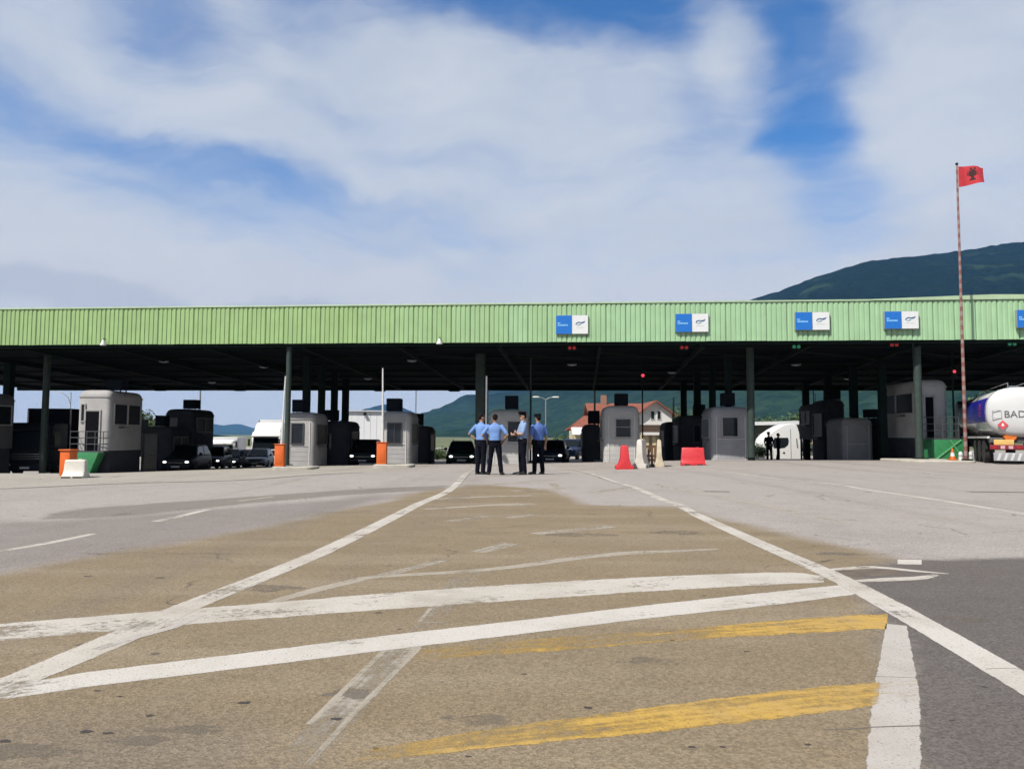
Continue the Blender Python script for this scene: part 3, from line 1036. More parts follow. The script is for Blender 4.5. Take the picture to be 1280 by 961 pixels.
# roof: shallow slope backwards
b = MB()
b.loft([[(X0, 0.06, ZT - 0.10), (X0, 0.06, ZT - 0.04), (X0, DEEP, ZR + (ZT - ZB) - 0.10), (X0, DEEP, ZR + 0.1)],
        [(xe, 0.06, ZT - 0.10), (xe, 0.06, ZT - 0.04), (xe, DEEP, ZR + (ZT - ZB) - 0.10), (xe, DEEP, ZR + 0.1)]])
b.build('roof', roof_sheet, canopy)
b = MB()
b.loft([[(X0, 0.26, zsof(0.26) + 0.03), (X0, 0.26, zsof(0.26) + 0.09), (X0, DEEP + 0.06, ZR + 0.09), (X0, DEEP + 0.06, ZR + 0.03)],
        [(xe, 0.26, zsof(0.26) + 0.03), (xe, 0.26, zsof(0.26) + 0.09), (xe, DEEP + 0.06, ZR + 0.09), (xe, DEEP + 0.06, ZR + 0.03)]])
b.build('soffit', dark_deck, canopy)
b = MB()
b.box(((X0 + xe) / 2, DEEP + 0.12, ZR + (ZT - ZB) / 2), (xe - X0, 0.1, ZT - ZB - 0.05))
b.build('rear_fascia', green_a, canopy)
for x in (X0 - 0.06, xe + 0.06):
    b = MB()
    b.prism([(0.0, ZB), (0.0, ZT - 0.05), (DEEP, ZR + ZT - ZB), (DEEP, ZR)], x - 0.04, x + 0.04, 'YZ')
    b.build('side_fascia', green_b, canopy)
# steel under the deck: beams running back, purlins across, a few diagonal braces
b = MB()
b.box(((X0 + xe) / 2, DEEP - 0.08, ZR - 0.10), (xe - X0, 0.2, 0.26))
b.build('rear_beam', dark_steel, canopy)
nb = int((xe - X0) / 5.0)
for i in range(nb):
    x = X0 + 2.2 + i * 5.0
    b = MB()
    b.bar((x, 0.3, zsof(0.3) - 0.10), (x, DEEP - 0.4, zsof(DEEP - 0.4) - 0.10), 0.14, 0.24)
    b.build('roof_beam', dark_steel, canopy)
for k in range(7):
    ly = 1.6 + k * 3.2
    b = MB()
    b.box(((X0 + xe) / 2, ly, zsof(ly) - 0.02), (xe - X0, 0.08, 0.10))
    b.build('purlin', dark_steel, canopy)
brace_steel = mat('bare_galvanised_brace', (0.025, 0.03, 0.03), rough=0.8, metal=0.0, spec=0.06, var=0.2)
for i in range(int(nb * 0.5), nb - 1):
    x = X0 + 2.2 + i * 5.0
    for k in range(0, 5, 2):
        b = MB()
        b.bar((x, 2 + k * 3.4, zsof(2 + k * 3.4) - 0.22), (x + 5.0, 5.2 + k * 3.4, zsof(5.2 + k * 3.4) - 0.22), 0.05)
        b.build('brace', brace_steel, canopy)

# columns (pixel, distance, width)
cols = [(55, 43.8, 0.36), (359, 38.9, 0.27), (600, 41.8, 0.48), (939, 38.6, 0.37), (1149, 36.6, 0.36), (8, 46.0, 0.42),
        (382, 43, 0.36), (401, 47, 0.36), (417, 51, 0.38), (431, 55, 0.42),
        (891, 45.5, 0.36), (872, 49.5, 0.42), (855, 54, 0.40), (911, 41.5, 0.34),
        (1104, 40.8, 0.36), (1068, 45, 0.40), (1036, 49.2, 0.44), (1008, 53.4, 0.40), (603, 46, 0.40), (606, 54, 0.40)]
for k, (px, d, w) in enumerate(cols):
    wp = P(px, 540, d)
    wp = P(px, 545, d)
    lp = CANI @ Vector((wp.x, wp.y, 0))
    g = gz(wp.x, wp.y)
    zt = zsof(max(0.3, lp.y)) - 0.0
    front = k < 5
    b = MB()
    if front and k != 2:
        b.tube([(lp.x, lp.y, g - 0.05), (lp.x, lp.y, zt + 0.02)], w / 2, 14)
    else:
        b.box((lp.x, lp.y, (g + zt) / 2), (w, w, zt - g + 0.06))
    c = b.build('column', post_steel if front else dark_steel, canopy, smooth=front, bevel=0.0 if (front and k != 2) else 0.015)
    b = MB()
    b.box((lp.x, lp.y, g + 0.13), (w + 0.22, w + 0.22, 0.04))
    b.build('base_plate', dark_steel, c)

# fittings under the roof
lamp_off = mat('unlit_lamp_glass', (0.26, 0.28, 0.28), rough=0.3)
k = 0
for (px, py, where) in ((330, 455, 'second bay'), (265, 475, 'far bay'), (205, 448, 'first bay'), (460, 470, 'bay before the orange barrier box'), (515, 447, 'bay right of the orange barrier box'),
                        (715, 452, 'bay over the standing officers'), (840, 462, 'bay behind the second sign'), (995, 452, 'bay behind the third sign'), (1060, 470, 'bay beside the dark raised booth')):
    # find the point of the soffit seen there
    d = ray(px, py)
    lo, hi = 36.0, 64.0
    for _ in range(30):
        m_ = (lo + hi) / 2
        p = CAMLOC + d * (m_ / d.y)
        l_ = CANI @ p
        if p.z > zsof(max(0.0, l_.y)):
            hi = m_
        else:
            lo = m_
    p = CAMLOC + d * (lo / d.y)
    l_ = CANI @ p
    zz = zsof(l_.y)
    t = thing('ceiling_lamp', 'unlit oval ceiling lamp under the canopy, ' + where, 'lamp', (p.x, p.y, zz - 0.16), FANG, 'ceiling lamps under the canopy')
    b = MB()
    b.lathe([(0.22, 0.10), (0.30, 0.06), (0.30, 0.0)], 18)
    b.build('housing', dark_steel, t, smooth=True)
    b = MB()
    b.lathe([(0.27, -0.001), (0.24, -0.05), (0.10, -0.08)], 18)
    b.build('lens', lamp_off, t, smooth=True)
    b = MB()
    b.tube([(0, 0, 0.09), (0, 0, 0.20)], 0.03, 8)
    b.build('stem', dark_steel, t)


# white cone lamps on the fascia's lower edge
white_enamel = mat('white_enamel', (0.75, 0.76, 0.72), rough=0.35)
for (px, py, lb) in ((130, 429, 'white cone lamp on the fascia edge above the grey raised booth'), (550, 427.5, 'white cone lamp on the fascia edge above the green car')):
    t0 = (px - 0) / 1280
    p = FL.lerp(FR, t0)
    l_ = CANI @ P(px, py, p.y - 0.25)
    w_ = CAN @ Vector((l_.x, -0.26, P(px, py, p.y - 0.25).z - 0.08))
    t = thing('cone_lamp', lb, 'lamp', w_, FANG, 'cone lamps on the fascia')
    b = MB()
    b.lathe([(0.15, -0.04), (0.15, 0.0), (0.05, 0.20), (0.03, 0.24)], 16)
    b.build('shade', white_enamel, t, smooth=True)
    b = MB()
    b.tube([(0, 0, 0.22), (0, 0.02, 0.30), (0, 0.21, 0.31)], 0.018, 8)
    b.build('arm', dark_steel, t)

# lane signals hung under the front edge
for (px, py, colr, lb) in ((715, 435, 'red', 'dim red lane signal under the fascia, below the first blue and white sign'), (855, 434.5, 'red', 'dim red lane signal under the fascia, below the second blue and white sign'),
                           (995, 433.5, 'green', 'dim green lane signal under the fascia, below the third blue and white sign'), (1117, 431, 'red', 'dim red lane signal under the fascia, below the fourth blue and white sign'),
                           (1264, 430, 'green', 'dim green lane signal under the fascia above the tanker')):
    d0 = FL.lerp(FR, px / 1280).y + 0.7
    p = P(px, py, d0)
    t = thing('lane_signal', lb, 'signal', p, FANG, 'lane signals under the canopy')
    b = MB()
    b.box((0, 0, 0), (0.46, 0.16, 0.26))
    b.build('housing', dark_steel, t, bevel=0.02)
    b = MB()
    b.lathe([(0.085, 0.0), (0.085, -0.012), (0.04, -0.03)], 14, 'Y', (-0.11, -0.082, 0))
    b.build('lens', mat(colr + '_signal_lens', (0.2, 0.02, 0.02) if colr == 'red' else (0.02, 0.16, 0.08), rough=0.3, emit=(0.9, 0.05, 0.05) if colr == 'red' else (0.08, 0.55, 0.3), estr=0.12), t)
    b = MB()
    b.lathe([(0.085, 0.0), (0.085, -0.012), (0.04, -0.03)], 14, 'Y', (0.11, -0.082, 0))
    b.build('lens', mat(colr + '_signal_lens', (0, 0, 0)), t)
    b = MB()
    for s in (-0.15, 0.15):
        b.bar((s, 0, 0.12), (s, 0, 0.45), 0.03)
    b.build('hanger', dark_steel, t)

# small dark boxes hanging from the far edge
for (px, py, lb) in ((200, 487, 'dark box hanging at the far canopy edge above the low dark booth'), (300, 486.5, 'dark box hanging at the far canopy edge above the queueing cars'), (475, 485, 'dark box hanging at the far canopy edge above the orange barrier box'), (568, 484, 'dark box hanging at the far canopy edge above the green car')):
    d0 = FL.lerp(FR, px / 1280).y + DEEP - 0.6
    p = P(px, py, d0)
    t = thing('hanging_signal_box', lb, 'signal box', (p.x, p.y, ZR - 0.12), FANG, 'boxes at the far canopy edge')
    b = MB()
    b.box((0, 0, -0.06), (0.85, 0.2, 0.34))
    b.build('housing', dark_steel, t, bevel=0.02)
    b = MB()
    for s in (-0.3, 0.3):
        b.bar((s, 0, 0.1), (s, 0, 0.2), 0.04)
    b.build('hanger', dark_steel, t)

# ------------------------------------------------------------------ blue and white signs
sign_blue = mat('blue_sign_film', (0.012, 0.17, 0.60), rough=0.35, var=0.05)
sign_white = mat('white_sign_film', (0.78, 0.80, 0.80), rough=0.35, var=0.04)
logo_navy = mat('navy_logo_film', (0.03, 0.09, 0.24), rough=0.4)
logo_teal = mat('teal_logo_film', (0.10, 0.28, 0.36), rough=0.4)
text_pale = mat('pale_blue_lettering', (0.30, 0.62, 0.90), rough=0.4)
text_grey = mat('grey_lettering', (0.50, 0.50, 0.54), rough=0.4)
ordn = ['first', 'second', 'third', 'fourth', 'last']
for i, (px0, px1, py0, py1) in enumerate(((695, 735, 394, 417.5), (845, 885, 392, 415), (995, 1036, 390, 412.5), (1107, 1147, 389, 411), (1273, 1313, 387, 409.5))):
    d0 = FL.lerp(FR, (px0 + px1) / 2560).y - 0.33
    a, c = P(px0, py1, d0), P(px1, py0, d0)
    w, h = (c - a).x / math.cos(FANG), (c - a).z
    t = thing('lane_sign', 'blue and white rectangular sign with a swoosh logo, %s along the fascia from the middle' % ordn[i] if i < 4 else 'blue and white sign at the far end of the fascia past the flagpole', 'sign', ((a.x + c.x) / 2, (a.y + c.y) / 2, (a.z + c.z) / 2), FANG, 'blue and white lane signs')
    T = 0.17
    b = MB()
    b.box((0, T / 2, 0), (w, T, h))
    b.build('sign_box', mat('sign_box_grey', (0.3, 0.32, 0.33), rough=0.4), t, bevel=0.012)
    b = MB()
    b.box((-w / 4 - 0.004, -0.004, 0), (w / 2 - 0.02, 0.006, h - 0.03))
    bl = b.build('blue_panel', sign_blue, t)
    b = MB()
    b.box((w / 4 + 0.002, -0.004, 0), (w / 2 - 0.02, 0.006, h - 0.03))
    wh = b.build('white_panel', sign_white, t)
    # the small pale lettering, two rows
    b = MB()
    x = -w / 2 + 0.09
    for ww in (0.055, 0.045):
        b.box((x + ww / 2, -0.0085, 0.075), (ww, 0.003, 0.065))
        x += ww + 0.022
    x = -w / 2 + 0.10
    for ww in (0.06, 0.05, 0.055, 0.05, 0.055, 0.045, 0.055):
        b.box((x + ww / 2, -0.0085, -0.025), (ww, 0.003, 0.07))
        x += ww + 0.018
    b.build('lettering', text_pale, bl)
    # swoosh logo
    b = MB()
    up = [(-0.23, -0.02), (-0.17, 0.07), (-0.06, 0.105), (0.05, 0.085), (0.14, 0.10), (0.25, 0.145), (0.22, 0.07), (0.13, 0.02), (0.05, 0.035), (-0.06, 0.05), (-0.15, 0.02), (-0.19, -0.05)]
    b.prism([(w / 4 + x_, z_ + 0.03) for x_, z_ in up], -0.0105, -0.0075)
    b.build('logo', logo_navy, wh)
    b = MB()
    lo_ = [(-0.19, -0.055), (-0.10, -0.085), (0.0, -0.06), (0.08, 0.0), (0.04, 0.02), (-0.03, -0.02), (-0.11, -0.045)]
    b.prism([(w / 4 + x_, z_ + 0.03) for x_, z_ in lo_], -0.0105, -0.0075)
    b.build('logo', logo_teal, wh)
    b = MB()
    for k in range(6):
        b.box((w / 4 - 0.16 + k * 0.06, -0.0085, -0.15), (0.042, 0.003, 0.028))
    b.build('lettering', text_grey, wh)
    b = MB()
    for s in (-1, 1):
        b.bar((s * w * 0.3, T, 0), (s * w * 0.3, T + 0.16, 0), 0.05)
    b.build('bracket', dark_steel, t)

# ------------------------------------------------------------------ booths
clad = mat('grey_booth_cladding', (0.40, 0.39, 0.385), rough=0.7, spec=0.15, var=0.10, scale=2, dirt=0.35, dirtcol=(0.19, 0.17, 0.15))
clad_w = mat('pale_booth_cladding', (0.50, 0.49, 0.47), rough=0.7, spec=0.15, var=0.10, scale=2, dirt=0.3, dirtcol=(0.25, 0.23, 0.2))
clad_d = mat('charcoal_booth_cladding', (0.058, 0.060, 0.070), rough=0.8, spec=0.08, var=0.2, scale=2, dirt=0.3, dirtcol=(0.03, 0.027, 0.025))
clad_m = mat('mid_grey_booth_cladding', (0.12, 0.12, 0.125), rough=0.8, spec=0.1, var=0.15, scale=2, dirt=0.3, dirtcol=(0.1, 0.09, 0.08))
frame_l = mat('pale_window_frame', (0.40, 0.39, 0.38), rough=0.6, spec=0.2)
frame_d = mat('dark_window_frame', (0.06, 0.06, 0.065), rough=0.5)
unit_m = mat('black_roof_unit', (0.012, 0.014, 0.022), rough=0.9, var=0.2, spec=0.05)
kerb_m = mat('pale_concrete_kerb', (0.46, 0.43, 0.37), rough=0.9, var=0.2, scale=3, dirt=0.4, dirtcol=(0.25, 0.22, 0.18), bump=0.3, bscale=40)
rail_m = mat('grey_handrail', (0.075, 0.085, 0.09), rough=0.6, spec=0.15)
base_green = mat('bright_green_steel_base', (0.035, 0.24, 0.085), rough=0.5, var=0.15, dirt=0.2, dirtcol=(0.05, 0.1, 0.05))
gl = glass()
front_gl = mat('booth_front_glass', (0.014, 0.019, 0.028), rough=0.10, var=0.3, scale=3, spec=0.40)
trim_l = mat('pale_booth_trim', (0.60, 0.59, 0.57), rough=0.6, spec=0.2)
booth_gl = mat('booth_window_glass', (0.012, 0.015, 0.018), rough=0.35, var=0.3, scale=3, spec=0.05)
curtain_m = mat('grey_curtain_behind_glass', (0.10, 0.105, 0.11), rough=0.5)


def window(parent, c, w, h, nrm, fm, mull=0, blinds=0):
    """window proud of a wall face: frame part with pane (and blinds) below it; nrm: 'F' front (-y), 'L' (-x), 'R' (+x)"""
    def q(u, v, o):
        if nrm == 'F':
            return (c[0] + u, c[1] - o, c[2] + v)
        if nrm == 'B':
            return (c[0] - u, c[1] + o, c[2] + v)
        if nrm == 'L':
            return (c[0] - o, c[1] - u, c[2] + v)
        return (c[0] + o, c[1] + u, c[2] + v)

    def bx(b, u, v, uw, vh, o, t):
        s = (uw, t, vh) if nrm in 'FB' else (t, uw, vh)
        b.box(q(u, v, o), s)
    f = 0.055
    b = MB()
    bx(b, 0, h / 2 + f / 2, w + 2 * f, f, 0.02, 0.07)
    bx(b, 0, -h / 2 - f / 2, w + 2 * f, f, 0.03, 0.09)
    for s in (-1, 1):
        bx(b, s * (w / 2 + f / 2), 0, f, h, 0.02, 0.065)
    for k in range(mull):
        bx(b, -w / 2 + (k + 1) * w / (mull + 1), 0, 0.03, h, 0.014, 0.05)
    fr = b.build('window_frame', fm, parent)
    b = MB()
    bx(b, 0, 0, w, h, 0.004, 0.012)
    b.build('pane', front_gl if nrm == 'F' else booth_gl, fr)
    if blinds:
        b = MB()
        bx(b, 0, h * 0.06, w, 0.025, 0.013, 0.02)
        b.build('glazing_bar', frame_l if blinds == 1 else frame_d, fr)
    return fr


def booth(label, pxl, pxr, pyt, pyb, d, depth=2.6, cl=None, front='window', sides=1, box=None, foot=None, fm=None, r=0.24, roofm=None, raised=False, win=None, side='LR', group='control booths under the canopy', name='control_booth', rz=None):
    cl = cl or clad
    a, c = P(pxl, pyb, d), P(pxr, pyt, d)
    w, h = c.x - a.x, c.z - a.z
    cx = (a.x + c.x) / 2
    g = gz(cx, d + depth / 2)
    t = thing(name, label, 'booth', (cx, d, min(g, a.z) if not raised else g), FANG * 0.5 if rz is None else rz, group)
    z0 = a.z - t.location.z
    fm = fm or frame_l
    b = MB()
    ins = [(z0, 0.0), (z0 + h - 0.34, 0.0), (z0 + h - 0.22, 0.03), (z0 + h - 0.10, 0.10), (z0 + h - 0.03, 0.22), (z0 + h, 0.42)]
    b.loft([rrect(w - 2 * i, depth - 2 * i, max(0.05, r - i * 0.3), z, 6, 0, depth / 2) for z, i in ins])
    sh = b.build('shell', cl, t, smooth=True, angle=50)
    b = MB()
    e = 0.035
    b.loft([rrect(w + 2 * e, depth + 2 * e, r, z, 6, 0, depth / 2) for z in (z0 + h - 0.40, z0 + h - 0.34)])
    b.build('eaves_trim', roofm or cl, t, smooth=True)
    for k in range(4):
        zz = z0 + 0.14 + k * 0.24
        if zz < z0 + h * 0.42:
            b = MB()
            b.loft([rrect(w + 0.016, depth + 0.016, r, z, 6, 0, depth / 2) for z in (zz, zz + 0.022)])
            b.build('cladding_rib', cl, t, smooth=True)
    if not raised:
        for s in (-1, 1):
            b = MB()
            b.box((s * (w / 2 - r - 0.02), -0.012, z0 + h * 0.42), (0.05, 0.03, h * 0.80))
            b.build('corner_trim', trim_l if cl not in (clad_d,) else cl, t)
        b = MB()
        b.box((0, -0.014, z0 + h * 0.40), (w - 2 * r - 0.10, 0.03, 0.045))
        b.build('sill_rail', trim_l if cl not in (clad_d,) else cl, t)
    if win:
        wx0, wx1, wy0, wy1 = win
        p0, p1 = P(wx0, wy1, d), P(wx1, wy0, d)
        wc = ((p0.x + p1.x) / 2 - cx, -0.005, (p0.z + p1.z) / 2 - t.location.z)
        window(t, wc, p1.x - p0.x, p1.z - p0.z, 'F', fm, blinds=1 if front == 'blind' else 0, mull=1 if front == 'split' else 0)
    if front == 'door' and win:
        wx0, wx1, wy0, wy1 = win
    if sides:
        n = sides
        wl_ = (depth - 0.7) / n - 0.12
        for s in side:
            for k in range(n):
                yc = 0.35 + (k + 0.5) * (depth - 0.7) / n
                window(t, ((w / 2 + 0.005) * (1 if s == 'R' else -1), yc, z0 + h * 0.60), wl_, h * 0.33, s, fm)
            b = MB()
            b.box(((w / 2 + 0.12) * (1 if s == 'R' else -1), depth * 0.35, z0 + h * 0.38), (0.26, 0.6, 0.04))
            b.build('counter_shelf', frame_d, t)
    if box:
        bx0, bx1, by0, by1 = box
        p0, p1 = P(bx0, by1, d + 0.6), P(bx1, by0, d + 0.6)
        bw, bh = p1.x - p0.x, p1.z - p0.z
        zb = z0 + h - 0.02
        b = MB()
        zc = max(zb + 0.06, p0.z - t.location.z)
        b.box(((p0.x + p1.x) / 2 - cx, 0.95, zc + bh / 2), (bw, 0.7, bh))
        u = b.build('roof_unit', unit_m, t, bevel=0.02)
        b = MB()
        for k in range(5):
            b.box(((p0.x + p1.x) / 2 - cx, 0.95 - 0.355, zc + bh * (0.2 + 0.15 * k)), (bw * 0.8, 0.02, bh * 0.05))
        b.build('grille', dark_steel, u)
        for sx in (-1, 1):
            for sy in (-1, 1):
                b = MB()
                b.bar(((p0.x + p1.x) / 2 - cx + sx * bw * 0.4, 0.95 + sy * 0.28, zb - 0.1), ((p0.x + p1.x) / 2 - cx + sx * bw * 0.4, 0.95 + sy * 0.28, zc + 0.02), 0.05)
                b.build('unit_foot', dark_steel, u)
    if foot:
        f0, f1 = foot
        b = MB()
        b.loft([rrect(w + 0.5, depth + 4.2, 0.5, z, 6, 0, depth / 2 + 0.4) for z in (-0.3, z0 if not raised else 0.14)])
        b.build('kerbed_base', kerb_m, t, smooth=True)
    return t, w, h, z0, cx

# booths seen from the road, left to right
bl1 = 'raised grey truck booth with open door and railing on green base beside white barrier'
t, w, h, z0, cx = booth(bl1, 94, 139, 487, 563, 40.6, depth=3.4, cl=clad, sides=2, side='R', box=(131, 152, 477, 489), raised=True, win=None)
# doorway, railing and stairs of the raised booth
dz = z0


def raised_front(t, w, h, z0, dx, dw, landing=1.5, stair_side=-1):
    b = MB()
    b.box((dx, -0.012, z0 + 1.02), (dw, 0.02, 2.04))
    dr = b.build('door', mat('doorway_shade', (0.008, 0.008, 0.010), rough=0.9, spec=0.03), t)  # near-black slab paints the shade inside the open doorway
    b = MB()
    for s in (-1, 1):
        b.box((dx + s * (dw / 2 + 0.04), -0.03, z0 + 1.04), (0.07, 0.06, 2.1))
    b.box((dx, -0.03, z0 + 2.12), (dw + 0.15, 0.06, 0.07))
    b.build('door_frame', frame_l, dr)
    b = MB()
    b.box((0, -landing / 2 - 0.03, z0 - 0.05), (w + 0.1, landing, 0.08))
    b.build('landing', rail_m, t)
    # railing: posts and rails
    xs_ = [-w / 2, -w / 4, 0, w / 4, w / 2]
    for x in xs_:
        b = MB()
        b.tube([(x, -landing, z0 - 0.01), (x, -landing, z0 + 1.0)], 0.022, 8)
        b.build('railing_post', rail_m, t)
    for zz in (0.35, 0.68, 1.0):
        b = MB()
        b.tube([(-w / 2, -landing, z0 + zz), (w / 2, -landing, z0 + zz)], 0.02, 8)
        b.build('railing_bar', rail_m, t)
        for s in (-1, 1):
            b = MB()
            b.tube([(s * w / 2, -landing, z0 + zz), (s * w / 2, -0.05, z0 + zz)], 0.02, 8)
            b.build('railing_bar', rail_m, t)


raised_front(t, w, h, z0, -0.02, 0.72, 0.5)
window(t, (-w / 2 + 0.33, -0.006, z0 + h * 0.62), 0.16, 0.85, 'F', frame_l)
b = MB()
b.loft([[(-w / 2 + 0.1, -0.52, -0.1), (w / 2 - 0.75, -0.52, -0.1), (w / 2 - 0.75, 0.1, -0.1), (-w / 2 + 0.1, 0.1, -0.1)],
        [(-w / 2 + 0.1, -0.55, z0 - 0.08), (w / 2 - 0.2, -0.55, z0 - 0.08), (w / 2 - 0.2, 0.1, z0 - 0.08), (-w / 2 + 0.1, 0.1, z0 - 0.08)]])
b.build('green_base', base_green, t, bevel=0.02)
b = MB()
b.box((0, 1.9, (z0 - 0.02) / 2 - 0.1), (w * 0.86, 3.0, z0 + 0.2))
b.build('plinth', clad_d, t)

t, w, h, z0, cx = booth('raised booth cut by the picture edge beside the dark truck', -82, -30, 489, 561, 40.8, depth=3.2, cl=clad_m, sides=2, side='R', box=(-60, -42, 480, 490), raised=True)
b = MB()
b.box((0, 1.6, (z0 - 0.02) / 2 - 0.1), (w * 0.86, 2.9, z0 + 0.2))
b.build('plinth', clad_d, t)

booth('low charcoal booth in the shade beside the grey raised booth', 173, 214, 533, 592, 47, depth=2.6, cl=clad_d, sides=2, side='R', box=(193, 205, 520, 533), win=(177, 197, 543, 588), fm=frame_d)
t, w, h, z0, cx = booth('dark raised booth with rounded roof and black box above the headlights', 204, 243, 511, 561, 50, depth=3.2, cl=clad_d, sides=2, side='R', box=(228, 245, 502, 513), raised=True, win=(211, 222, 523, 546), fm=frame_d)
b = MB()
b.box((0, 1.6, (z0 - 0.02) / 2 - 0.1), (w * 0.8, 2.8, z0 + 0.2))
b.build('plinth', clad_d, t)

booth('grey booth with small window behind the round post and orange barrier box', 355, 394, 515, 585, 40.9, cl=clad, sides=1, box=(364, 379, 500, 515), win=(365, 379, 530, 554), foot=(340, 380), fm=frame_d)
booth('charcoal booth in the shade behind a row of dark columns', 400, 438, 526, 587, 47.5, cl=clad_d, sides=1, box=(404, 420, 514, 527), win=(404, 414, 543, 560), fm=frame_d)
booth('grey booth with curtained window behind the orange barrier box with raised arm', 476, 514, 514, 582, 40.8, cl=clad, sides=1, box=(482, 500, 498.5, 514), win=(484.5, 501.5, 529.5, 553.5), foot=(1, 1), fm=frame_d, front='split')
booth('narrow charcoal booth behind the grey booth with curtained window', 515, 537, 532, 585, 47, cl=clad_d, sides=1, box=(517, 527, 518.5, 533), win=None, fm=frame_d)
booth('pale grey booth with dark window behind the four officers', 611, 660, 512, 579.5, 41, cl=clad_w, sides=1, box=(630.5, 647, 494.5, 511), win=(635, 655, 527, 553), foot=(1, 1), fm=frame_l)
booth('light grey booth with slatted window behind the red barrier seen end on', 755, 799, 507, 578, 40.2, cl=clad_w, sides=1, box=(768.5, 784.5, 492.5, 507), win=(770, 788, 524, 546), foot=(1, 1), front='blind', fm=frame_l)
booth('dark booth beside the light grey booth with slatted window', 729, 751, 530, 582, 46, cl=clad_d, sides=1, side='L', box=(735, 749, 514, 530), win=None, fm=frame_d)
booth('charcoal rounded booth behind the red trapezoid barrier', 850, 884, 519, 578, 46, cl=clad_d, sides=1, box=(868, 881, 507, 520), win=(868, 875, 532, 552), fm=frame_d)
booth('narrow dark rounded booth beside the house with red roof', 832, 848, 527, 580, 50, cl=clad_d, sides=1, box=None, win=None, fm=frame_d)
booth('pale grey booth with square window beside the green column', 890, 937, 508, 576, 40, cl=mat('cool_grey_booth_cladding', (0.40, 0.395, 0.41), rough=0.7, spec=0.15, var=0.1, scale=2, dirt=0.25, dirtcol=(0.2, 0.18, 0.17)), sides=1, side='L', box=(903, 918, 491, 506), win=(903.5, 921.5, 522, 545), foot=(1, 1), fm=frame_l)

# right-hand group
t, w, h, z0, cx = booth('dark raised booth on thin stilts beside the white truck cab', 1016, 1040, 504, 549, 50, depth=2.8, cl=clad_m, sides=2, side='L', box=None, raised=True, win=None, fm=frame_l)
for sx in (-1, 1):
    for yy in (0.15, 2.6):
        b = MB()
        b.bar((sx * w * 0.42, yy, -0.05), (sx * w * 0.42, yy, z0 + 0.03), 0.09)
        b.build('stilt', dark_steel, t)
b = MB()
b.bar((-w * 0.42, 0.15, 0.5), (w * 0.42, 0.15, z0 - 0.05), 0.05)
b.build('brace', dark_steel, t)
b = MB()
b.tube([(-0.2, 1.0, z0 + h - 0.1), (-0.2, 1.0, z0 + h + 1.0)], 0.03, 8)
b.tube([(0.05, 1.4, z0 + h - 0.1), (0.05, 1.4, z0 + h + 0.7)], 0.02, 8)
b.build('aerial', dark_steel, t)
booth('black booth between two columns beside the dark stilted booth', 1032, 1056, 499, 579, 47.4, depth=2.4, cl=clad_d, sides=1, side='L', box=(1036, 1050, 488, 500), win=None, fm=frame_d)
booth('pale low booth half hidden behind dark columns', 1054, 1091, 522, 577, 43, depth=2.6, cl=clad, sides=0, box=(1084, 1098, 512, 522), win=None, fm=frame_d)
booth('charcoal booth beside the raised booth with two side windows', 1094, 1116, 522, 577, 44.5, depth=2.4, cl=clad_d, sides=1, side='L', box=None, win=None, fm=frame_d)
t, w, h, z0, cx = booth('raised grey booth with two side windows and railing on green base by the flagpole', 1148, 1184, 474, 547, 38.6, depth=4.6, cl=clad_w, sides=2, side='L', box=None, raised=True, win=None)
raised_front(t, w, h, z0, -0.18, 0.40, 0.9)
b = MB()
b.box((0.25, -0.48, z0 * 0.5 - 0.1), (w * 1.05, 0.9, z0 + 0.08))
b.build('green_base', base_green, t, bevel=0.02)
b = MB()
b.box((0, 2.5, (z0 - 0.02) / 2 - 0.1), (w * 0.9, 4.1, z0 + 0.2))
b.build('plinth', clad_d, t)
b = MB()
b.bar((-w * 0.3, -0.95, 0.1), (w * 0.55, -0.95, z0 - 0.1), 0.06)
b.bar((w * 0.62, -0.95, 0.1), (w * 0.2, -0.95, z0 - 0.1), 0.06)
b.build('base_brace', mat('pale_green_brace', (0.12, 0.38, 0.17), rough=0.5), t)

# traffic island at the flagpole
pa, pb = G(1143, 577), G(1262, 577.5)
pa.y = min(pa.y, 33.7)
pa.x, pb.x = P(1141, 577, 34).x, P(1222, 577, 34).x
t = thing('traffic_island', 'pale concrete island carrying the flagpole and green booth base', 'island', ((pa.x + pb.x) / 2, pa.y + 0.1, gz(pa.x, pa.y)))
b = MB()
L_ = pb.x - pa.x
b.loft([rrect(L_ - 0.06, 3.6, 0.4, z, 6, 0, 1.8) for z in (-0.3, 0.06)] + [rrect(L_ - 0.14, 3.5, 0.38, 0.10, 6, 0, 1.8)])
b.build('kerb', kerb_m, t, smooth=True)

for (x0, x1, yb, lb) in ((338, 382, 588, 'pale concrete pad under the orange barrier box beside the round post'), (465, 512, 585, 'pale concrete pad under the orange barrier box with raised arm')):
    a = G(x0, yb)
    c = G(x1, yb)
    t = thing('concrete_pad', lb, 'concrete pad', ((a.x + c.x) / 2, a.y, gz((a.x + c.x) / 2, a.y)), 0, 'concrete pads')
    b = MB()
    b.loft([rrect(c.x - a.x, 1.6, 0.25, -0.2, 6, 0, 0.8), rrect(c.x - a.x, 1.6, 0.25, 0.10, 6, 0, 0.8), rrect(c.x - a.x - 0.08, 1.52, 0.22, 0.13, 6, 0, 0.8)])
    b.build('slab', kerb_m, t, smooth=True)

